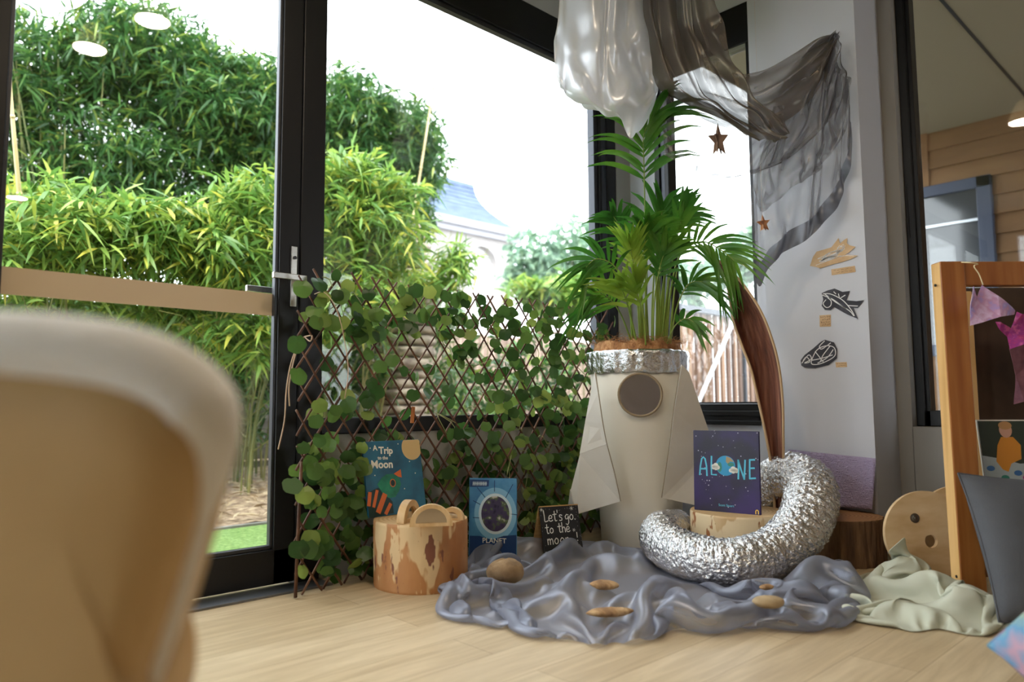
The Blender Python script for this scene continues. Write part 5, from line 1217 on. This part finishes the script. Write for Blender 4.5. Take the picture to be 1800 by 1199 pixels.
note([(348, 315), (526, 288), (532, 335), (352, 360)], 2, 'slanted tan caption under the tan cut-out drawing')
drawing([(278, 495), (320, 475), (375, 460), (435, 485), (490, 478), (465, 548), (540, 555), (595, 548), (550, 605), (518, 605), (550, 688), (470, 655), (372, 600), (345, 622), (302, 620), (278, 590), (290, 540)],
        [[(290, 500), (340, 500), (400, 525), (450, 560), (500, 620), (525, 665)], [(285, 510), (360, 540), (430, 590), (490, 630), (520, 665)], [(310, 545), (290, 575), (315, 603), (345, 590), (350, 555), (325, 530)], [(370, 485), (385, 500)], [(405, 500), (412, 530)], [(455, 510), (415, 535)], [(480, 588), (550, 592)], [(300, 500), (380, 560), (460, 610)]], M['bpaper'], 'black paper star-tailed cut-out with white paint, the middle drawing of three', .0032)
note([(260, 662), (345, 656), (346, 745), (262, 748)], 4, 'square tan caption under the middle drawing')
drawing([(120, 1000), (150, 960), (215, 910), (270, 862), (302, 845), (370, 865), (395, 915), (393, 985), (330, 1035), (230, 1060), (150, 1055), (125, 1040)],
        [[(265, 905), (320, 890), (372, 905), (380, 960), (330, 1000), (250, 1030), (200, 1020), (230, 940), (265, 905)], [(230, 935), (270, 985), (290, 1010)], [(340, 895), (290, 960), (270, 1005)], [(205, 1000), (280, 985), (360, 960)], [(130, 1020), (180, 960), (200, 990), (150, 1020), (190, 1010), (165, 975), (140, 1000)], [(300, 855), (262, 895), (280, 915), (345, 870)], [(365, 920), (320, 980), (250, 1020)]], M['bpaper'], 'black paper rounded cut-out with white loops, lowest drawing of three', .0034)
note([(380, 1015), (465, 1013), (468, 1050), (385, 1054)], 2, 'tiny tan caption to the right of the lowest drawing')
# embossed purple sheet behind the dark stump
def purple():
    m = bpy.data.materials.new('embossed_purple_paper'); m.use_nodes = True; nt = m.node_tree; N = nt.nodes; L = nt.links; p = N['Principled BSDF']
    tc = N.new('ShaderNodeTexCoord'); br_ = N.new('ShaderNodeTexBrick'); mp = N.new('ShaderNodeMapping'); mp.inputs['Rotation'].default_value = (0, math.radians(90), math.radians(90)); L.new(tc.outputs['Object'], mp.inputs[0])
    ch_ = N.new('ShaderNodeTexNoise'); ch_.inputs['Scale'].default_value = 60; mp2 = N.new('ShaderNodeMapping'); mp2.inputs['Scale'].default_value = (1, 1, 3.4); L.new(tc.outputs['Object'], mp2.inputs[0]); L.new(mp2.outputs[0], ch_.inputs['Vector'])
    c2 = N.new('ShaderNodeTexNoise'); c2.inputs['Scale'].default_value = 60; mp3 = N.new('ShaderNodeMapping'); mp3.inputs['Scale'].default_value = (1, 3.4, 1); L.new(tc.outputs['Object'], mp3.inputs[0]); L.new(mp3.outputs[0], c2.inputs['Vector'])
    ad = N.new('ShaderNodeMath'); ad.operation = 'MAXIMUM'; L.new(ch_.outputs[0], ad.inputs[0]); L.new(c2.outputs[0], ad.inputs[1])
    b = N.new('ShaderNodeBump'); b.inputs['Strength'].default_value = 1; b.inputs['Distance'].default_value = .012; L.new(ad.outputs[0], b.inputs['Height']); L.new(b.outputs[0], p.inputs['Normal'])
    p.inputs['Base Color'].default_value = s2l((172, 158, 192)); p.inputs['Roughness'].default_value = .45; return m
tl = onX(1386, 790, 2.985); tr_ = onX(1540, 806, 2.975); bl = onX(1384, 882, 2.955); br = onX(1533, 896, 2.94)
bl.z = STBH+.003+.03; bl = onX(1384, 882, 2.955)
rows = []
for j in range(16):
    v = j/15; rows.append([(tl.lerp(tr_, i/23)).lerp(bl.lerp(br, i/23), v)+Vector((-.006*math.sin(math.pi*i/23)*(1-v)+.003*math.sin(i*.7), 0, 0)) for i in range(24)])
pu = solid(MB().grid(rows).build('embossed_sheet', purple(), smooth=True, loc=((bl.x+br.x)/2, (bl.y+br.y)/2, bl.z)), .0015)
tag(pu, 'embossed lilac paper sheet leaning on the pier behind the dark stump', 'paper sheet')

# ------------------------------------------------------------------ right hand side: pine frame and what hangs there
M['pine'] = mat('orange_pine', (158, 96, 44), .42, var=[(138, 78, 32), (176, 116, 60)], vscale=3, stretch=(9, 9, .6), coat=.2)
M['pinep'] = mat('pale_and_lit_pine', (222, 178, 116), .45, var=[(198, 150, 86), (224, 182, 122)], vscale=3, stretch=(9, 9, .6))  # paler wood of the board edge, also the post's window-lit side
frt = Vector((rt.x, rt.y, 0)).normalized(); ffw = Vector((fw.x, fw.y, 0)).normalized()
pf = onZ(1692, 1052, 0); lean = .03
ft = thing('pine_frame', pf, 'orange pine standing frame with a leaning post at the right edge', 'frame')
def lb(a, b_, m, name, parent, bv=.003):
    """box given in the frame's own axes: x along the rail, y away from the camera, z up, leaning back"""
    Mx = Matrix(((frt.x, ffw.x, 0, pf.x), (frt.y, ffw.y, 0, pf.y), (0, 0, 1, 0), (0, 0, 0, 1))) @ Matrix(((1, 0, .008, 0), (0, 1, lean/1.08, 0), (0, 0, 1, 0), (0, 0, 0, 1)))
    o = MB().box(a, b_, 0, Mx).build(name, m, parent); bevel(o, bv); return o
p1_ = lb((0, 0, 0), (.078, .052, 1.045), M['pine'], 'post', ft)
lb((-.0015, .003, .004), (0.001, .049, 1.042), M['pinep'], 'pale_and_lit_edge', p1_, .0005)  # thin added plate: window light on the post's left side as paler colour
lb((.80, 0, 0), (.878, .052, 1.045), M['pine'], 'post', ft)
lb((.078, .006, .967), (.80, .046, 1.045), M['pine'], 'top_rail', ft)
lb((.078, .006, .06), (.80, .046, .13), M['pine'], 'bottom_rail', ft)
for z_ in (.06, .97):
    a = pf+frt*-.003+ffw*(.02+lean/1.08*z_)+Vector((0, 0, z_)); MB().tube([a, a+frt*.004], .0045, 10).build('bolt', M['inkb'], p1_)
# darker inner unit behind
iu = pf+ffw*.22
t2 = thing('display_board', iu, 'dark brown backed display board with pale wooden edge behind the pine frame', 'display board')
Mx = Matrix(((frt.x, ffw.x, 0, iu.x), (frt.y, ffw.y, 0, iu.y), (0, 0, 1, 0), (0, 0, 0, 1)))
MB().box((.20, .08, 0), (.64, .10, 1.0), 0, Mx).build('backing', mat('dark_brown_felt', (84, 66, 54), .9, var=[(66, 52, 42), (100, 80, 66)], vscale=4), t2)
e = MB().box((.205, .02, .30), (.24, .06, .98), 0, Mx).box((.205, .02, .27), (.62, .06, .31), 0, Mx); bevel(e.build('pale_and_lit_edge', M['pinep'], t2), .004)
# string, tie-dye triangles, pink top, mauve cloth
def tiedye(name, cols, sc):
    m = mat(name, cols[0], .75, var=cols, vscale=sc, detail=3); return m
M['td1'] = tiedye('lilac_tie_dye', [(196, 150, 190), (214, 186, 222), (166, 150, 214), (226, 204, 226)], 22)
M['td2'] = tiedye('magenta_tie_dye', [(168, 60, 150), (226, 110, 178), (200, 70, 140), (236, 150, 200)], 26)
def hang(name, px, d, m, label, cat, seed=0):
    pts = [W(x, y, d+.012*math.sin(i*1.7+seed)) for i, (x, y) in enumerate(px)]; t = thing(name, pts[0], label, cat)
    mb = MB(); mb.add(pts, [tuple(range(len(pts)))]); o = mb.build('cloth', m, t)
    import bmesh
    bm = bmesh.new(); bm.from_mesh(o.data); bmesh.ops.triangulate(bm, faces=bm.faces); bmesh.ops.subdivide_edges(bm, edges=bm.edges, cuts=7, use_grid_fill=True)
    for v in bm.verts: v.co += ffw*(.010*nz(v.co.x*22+seed, v.co.z*14, v.co.y*22))
    bm.to_mesh(o.data); bm.free(); solid(o, .0015); return t
h1 = hang('tie_dye_bunting', [(1711, 503), (1718, 523), (1727, 501), (1755, 520), (1785, 546), (1783, 553), (1757, 557), (1730, 566), (1703, 573), (1703, 545), (1707, 520)], 2.27, M['td1'], 'lilac tie-dye cloth triangles tied to the pine rail by a string', 'bunting')
MB().tube(crv([W(1690, 461, 2.30), W(1708, 462, 2.27), W(1719, 464, 2.28), W(1712, 468, 2.27), W(1721, 482, 2.27), W(1728, 501, 2.27)], 20), .0018, 6).build('string', mat('cream_string', (236, 220, 180), .8), h1, smooth=True)
h2 = hang('childs_top', [(1750, 566), (1760, 566), (1778, 577), (1788, 548), (1798, 552), (1830, 552), (1850, 570), (1840, 600), (1802, 604), (1776, 614), (1773, 592), (1760, 580)], 2.42, M['td2'], 'magenta tie-dye child size top hanging inside the pine frame', 'clothing', 3)
h3 = hang('mauve_cloth', [(1774, 612), (1804, 604), (1860, 604), (1862, 708), (1800, 706), (1782, 711), (1786, 660)], 2.46, mat('mauve_knit', (140, 92, 104), .9, var=[(122, 78, 90), (152, 104, 116)], vscale=30), 'mauve ribbed cloth hanging below the magenta top', 'clothing', 5)
# printed photograph
bl = W(1730, 842, 2.32); br = W(1850, 842, 2.32); tl = W(1721, 738, 2.36)
Fp, pw_, phh = quadframe(bl, br, tl); bz0 = bl.z
pt = thing('photo_print', bl, 'printed photograph with children in orange and green tops leaning inside the frame', 'photo print')
MB().box((0, -.25, -.004), (pw_, phh, -.001), 0, Fp).build('backing_card', M['white'], pt)
mb = MB(); bo = .004
def qq(u, v): return (bo+u*(pw_-bo), v*(phh-bo))
mb.prism([qq(0, -.9), qq(1, -.9), qq(1, 1), qq(0, 1)], Fp @ Matrix.Translation((0, 0, -.0008)), .0004, 0)
Z_ = Fp @ Matrix.Translation((0, 0, -.0002))
def blob(cx, cy, rx, ry, mi, z=0): mb.disc(qq(cx, cy)[0], qq(cx, cy)[1], rx*pw_, ry*phh, Z_, z, .0003, mi, 20)
mb.prism([qq(0, -.9), qq(1, -.9), qq(1, .30), qq(.55, .26), qq(.3, .34), qq(0, .40)], Z_, .0002, 1)
mb.prism([qq(.2, .30), qq(.25, .58), qq(.32, .72), qq(.50, .72), qq(.60, .58), qq(.58, .34), qq(.42, .26), qq(.36, .12), qq(.28, .16)], Z_ @ Matrix.Translation((0, 0, .0004)), .0003, 2)
mb.prism([qq(.66, .34), qq(.68, .55), qq(.76, .68), qq(.95, .68), qq(1, .3), qq(.80, .25)], Z_ @ Matrix.Translation((0, 0, .0004)), .0003, 3)
blob(.40, .84, .095, .13, 4, .0008); blob(.84, .82, .10, .13, 4, .0008); blob(.40, .92, .10, .07, 5, .0012); blob(.85, .92, .10, .07, 5, .0012)
for cx, cy, mi in ((.15, -.02, 6), (.3, .02, 3), (.5, .1, 7), (.62, .02, 6), (.75, .12, 2), (.45, -.1, 7), (.1, .18, 7), (.9, .05, 6)): blob(cx, cy, .06, .045, mi, .0008)
mb.build('picture', [flat('photo_dark_green', (40, 52, 40)), flat('photo_table', (172, 184, 190)), flat('photo_orange', (214, 140, 40)), flat('photo_green', (34, 120, 104)), flat('photo_skin', (206, 158, 138)), flat('photo_hair', (186, 140, 90)), flat('photo_magenta', (170, 56, 130)), flat('photo_blue', (60, 110, 170))], pt)
# plywood discs
M['ply'] = mat('pale_plywood_face', (214, 182, 138), .55, var=[(196, 158, 110), (226, 200, 162)], vscale=6, stretch=(1, 1, 2.5))
def disc_(px, py, d, r, label, hole, bolt, m, yaw=0):
    c = W(px, py, d); c.z = max(c.z, r+.001); t = thing('plywood_disc', (c.x, c.y, 0), label, 'wooden disc', 'plywood discs leaning by the pier')
    x = (frt*math.cos(yaw)+ffw*math.sin(yaw)); F = frame(c, x, Vector((0, 0, 1))+ffw*.08)
    if (F.to_3x3() @ Vector((0, 0, 1))).dot(fw) > 0: F = frame(c, x, Vector((0, 0, 1)))
    n = 64; mb = MB(); th = .016
    oc = [(r*math.cos(2*math.pi*i/n), r*math.sin(2*math.pi*i/n)) for i in range(n)]; hc = hole
    hr = .0215; ic = [(hc[0]+hr*math.cos(2*math.pi*i/n), hc[1]+hr*math.sin(2*math.pi*i/n)) for i in range(n)]
    for i in range(n):
        j = (i+1) % n
        for z_ in (0, -th): mb.add([F @ Vector((*p, z_)) for p in (oc[i], oc[j], ic[j], ic[i])], [(0, 1, 2, 3)])
        for L_ in (oc, ic): mb.add([F @ Vector((*L_[i], 0)), F @ Vector((*L_[j], 0)), F @ Vector((*L_[j], -th)), F @ Vector((*L_[i], -th))], [(0, 1, 2, 3)])
    mb.build('disc', m, t, fix=True)
    if bolt:
        mb = MB(); mb.disc(*bolt, .016, .016, F, 0, .0015, 0, 24); mb.disc(*bolt, .009, .009, F, .001, .006, 0, 6); mb.disc(*bolt, .0045, .0045, F, .006, .006, 0, 12); mb.build('bolt', M['chrome'], t)
    return t
k = 2.46/FPX
disc_(1632, 946, 2.46, .146, 'pale round plywood disc with a bolt and a finger hole beside the pine post', (4*k, -11*k), (-21*k, 29*k), M['ply'])
disc_(1690, 946, 2.53, .150, 'second plywood disc half hidden behind the pine post', (.03, -.01), None, M['ply'])
# cushions
def pillow(name, tl, xv, yv, w, h, th, m, label, seed=0, pinch=.06, cat='cushion'):
    """tl = top left corner, xv right, yv down"""
    xv = xv.normalized(); zv = xv.cross(yv).normalized()
    if zv.dot(fw) > 0: zv = -zv
    n = 36; rows = []; rows2 = []
    t = thing(name, tl+xv*w/2+yv.normalized()*h, label, cat)
    yv = yv.normalized()
    def P_(u, v, s_):
        a, b = 2*u-1, 2*v-1; e = max(0, (1-abs(a)**3.2))*max(0, (1-abs(b)**3.2)); pz = th*.5*e**.55
        k_ = 1-pinch*(1-abs(b)**2)*abs(a)**4; k2_ = 1-pinch*(1-abs(a)**2)*abs(b)**4
        return tl+xv*(w*(.5+.5*a*k_))+yv*(h*(.5+.5*b*k2_))+zv*(s_*pz)+zv*(.008*e*nz(a*2.5+seed, b*2.5))
    for s_, R_ in ((1, rows), (-1, rows2)):
        for j in range(n+1): R_.append([P_(i/n, j/n, s_) for i in range(n+1)])
    mb = MB().grid(rows).grid([r[::-1] for r in rows2]); mb.build('cover', m, t, smooth=True)
    ed = [rows[0][i] for i in range(n+1)]+[rows[j][n] for j in range(1, n+1)]+[rows[n][n-i] for i in range(1, n+1)]+[rows[n-j][0] for j in range(1, n+1)]
    MB().tube(ed, .003, 6, caps=False).build('seam', m, t, smooth=True); return t
M['gcush'] = mat('charcoal_cotton', (84, 86, 92), .85, var=[(78, 80, 86), (92, 94, 100)], vscale=6, bump=.3, bscale=300)
tl = W(1684, 832, 2.16); bl = W(1757, 1112, 1.93); bl.z = .012
pillow('grey_cushion', tl, frt*1+Vector((0, 0, -.06)), bl-tl, .44, (bl-tl).length, .13, M['gcush'], 'charcoal grey square cushion propped against the pine frame')
M['td3'] = tiedye('pastel_tie_dye', [(96, 150, 190), (186, 150, 170), (150, 176, 160), (200, 110, 170)], 9)
tl = W(1738, 1150, 1.62); tl.z = max(.09, tl.z)
pc = W(1736, 1135, 1.50)
pillow('tie_dye_cushion', Vector((pc.x, pc.y, pc.z)), frt*1+ffw*.30+Vector((0, 0, .62)), (Vector((0, 0, -.30))-ffw*.40+frt*.18), .40, .20, .15, M['td3'], 'pastel tie-dye cushion on the floor at the lower right corner', 4)

# ------------------------------------------------------------------ pendants (seen reflected in the panes)
M['shade'] = mat('white_lamp_shade', (236, 232, 224), .5, transl=.3)
M['glow'] = emis_mat('warm_lamp_disc', (255, 232, 190), 34)
def pendant(p, label):
    t = thing('pendant_lamp', (p.x, p.y, ZC), label, 'lamp', 'white pendant lamps')
    mb = MB(); mb.lathe([(.012, .15), (.03, .14), (.085, .004), (.086, 0), (.080, .004), (.026, .13), (.0, .13)], (p.x, p.y, p.z-.01), 32); mb.build('lamp_shade', M['shade'], t, smooth=True)
    MB().lathe([(.0, .0), (.076, .0), (.076, .004), (0, .004)], (p.x, p.y, p.z-.004), 32).build('diffuser', M['glow'], t)
    MB().tube([(p.x, p.y, p.z+.13), (p.x, p.y, ZC)], .003, 6).build('cord', M['inkb'], t)
    ld = bpy.data.lights.new('pendant_bulb', 'AREA'); ld.shape = 'DISK'; ld.size = .15; ld.energy = LAMP_W; ld.color = (1, .84, .66)
    lo = bpy.data.objects.new('bulb', ld); COL.objects.link(lo); lo.location = (0, 0, p.z-.006-ZC); lo.parent = t; return t
g1_ = onZ(158, 84, 2.45); pendant(Vector((g1_.x, 2*2.352-g1_.y, 2.45)), 'white pendant lamp hanging from the ceiling nearest the door')
g1_ = onZ(30, 347, 2.45); pendant(Vector((g1_.x, 2*2.352-g1_.y, 2.45)), 'white pendant lamp hanging far back in the room')
g1_ = onZ(1797, 213, 2.45); pendant(Vector((2*3.371-g1_.x, g1_.y, 2.45)), 'white pendant lamp hanging near the side window')

# blind on the narrow window and the bead chain of the wide window
bt = thing('roller_blind', (XR+.03, 1.86, 2.27), 'rolled up grey roller blind at the top of the narrow window', 'blind')
M['blind'] = mat('grey_blind', (150, 150, 138), .7)
MB().box((XR+.004, 1.635, 2.262), (XR+.03, 2.07, 2.288)).build('bottom_bar', M['blind'], bt)
MB().tube([(XR+.034, 1.635, 2.33), (XR+.034, 2.07, 2.33)], .026, 16).build('roll', M['blind'], bt, smooth=True)
bc = MB(); c_ = [onY(1583, 0, 1.058), onY(1587, 150, 1.056), onY(1592, 300, 1.054), onY(1598, 400, 1.05), onY(1604, 430, 1.05), onY(1612, 441, 1.05), onY(1608, 425, 1.05), onY(1602, 395, 1.05)]
P_ = crv(c_, 260)
for p in P_: bc.lathe([(.0, -.0022), (.0019, -.0012), (.0022, 0), (.0019, .0012), (0, .0022)], p, 6)
o = bc.build('blind_chain', M['inkb'], smooth=True, loc=P_[0]); tag(o, 'black bead chain hanging beside the wide window', 'blind chain')

# ------------------------------------------------------------------ blurred chair in the foreground
M['cream'] = mat('cream_upholstery', (232, 220, 196), .8, var=[(226, 212, 186), (238, 228, 208)], vscale=4, bump=.1, bscale=120)
cc = thing('upholstered_chair', (W(150, 900, .55).x, W(150, 900, .55).y, 0), 'blurred cream upholstered chair back in the left foreground', 'chair')
M['tan'] = mat('tan_shaded_side', (206, 172, 120), .55, var=[(196, 160, 108), (214, 182, 132)], vscale=4, bump=.1, bscale=120)  # shaded side of the chair back, its shade put into the tan
M['lit_top'] = mat('lit_top_white', (252, 250, 247), .9, bump=.5, bscale=160, sheen=.3)  # whiter than the panel: light on the rounded top put into the colour
out_ = [(-330, 640), (-150, 640), (0, 642), (120, 650), (220, 664), (290, 690), (335, 730), (355, 785), (352, 850), (336, 930), (312, 1010), (284, 1100), (254, 1190), (226, 1300), (-330, 1300)]
n_ = len(out_); front = [W(x, y, .50) for x, y in out_]; cen = sum(front, Vector())/n_
rows = []
for i in range(9):
    a = math.pi*.5*i/8; rows.append([p+fw*(-.03*math.sin(a))+(cen-p).normalized()*(.045*(1-math.cos(a))) for p in front])
rowsb = [[p+fw*(.05+.03*math.sin(math.pi*.5*i/4))+(cen-p).normalized()*(.03*(1-math.cos(math.pi*.5*i/4))) for p in front] for i in range(5)]
allr = rowsb[::-1]+rows; mb = MB().grid([crv(r+[r[0]], 80)[:-1] for r in allr], close=True)
nn = 79; L_ = len(allr); b0_ = (L_-1)*nn; mb.v.append(tuple(cen-fw*.034)); ci = len(mb.v)-1
for j in range(nn): mb.f.append((b0_+j, b0_+(j+1) % nn, ci)); mb.m.append(0)
mb.v.append(tuple(cen+fw*.08)); ci = len(mb.v)-1
for j in range(nn): mb.f.append((j, ci, (j+1) % nn)); mb.m.append(0)
mb.build('backrest', M['tan'], cc, smooth=True)
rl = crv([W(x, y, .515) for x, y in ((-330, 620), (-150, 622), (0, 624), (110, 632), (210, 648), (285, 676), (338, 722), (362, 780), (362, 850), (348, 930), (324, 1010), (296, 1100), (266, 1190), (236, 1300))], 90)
MB().tube(rl, [lerp(.032, .032, i/50) if i < 42 else max(.007, .032-.025*(i-42)/18) for i in range(90)], 20).build('lit_top_roll', M['lit_top'], cc, smooth=True)  # separate roll added to carry the bright, lit top of the backrest
sc_ = W(-60, 1300, .30); 
Mx = Matrix(((frt.x, ffw.x, 0, 0), (frt.y, ffw.y, 0, 0), (0, 0, 1, 0), (0, 0, 0, 1)))
bevel(MB().box((-.62, .10, .22), (-.24, .50, .31), 0, Mx).build('seat', M['cream'], cc), .03, 4)
for x_, y_ in ((-.59, .14), (-.27, .14), (-.59, .50), (-.27, .50)):
    MB().tube([Mx @ Vector((x_, y_, 0)), Mx @ Vector((x_, y_, .24))], [.012, .018], 12).build('leg', M['beech'], cc, smooth=True)
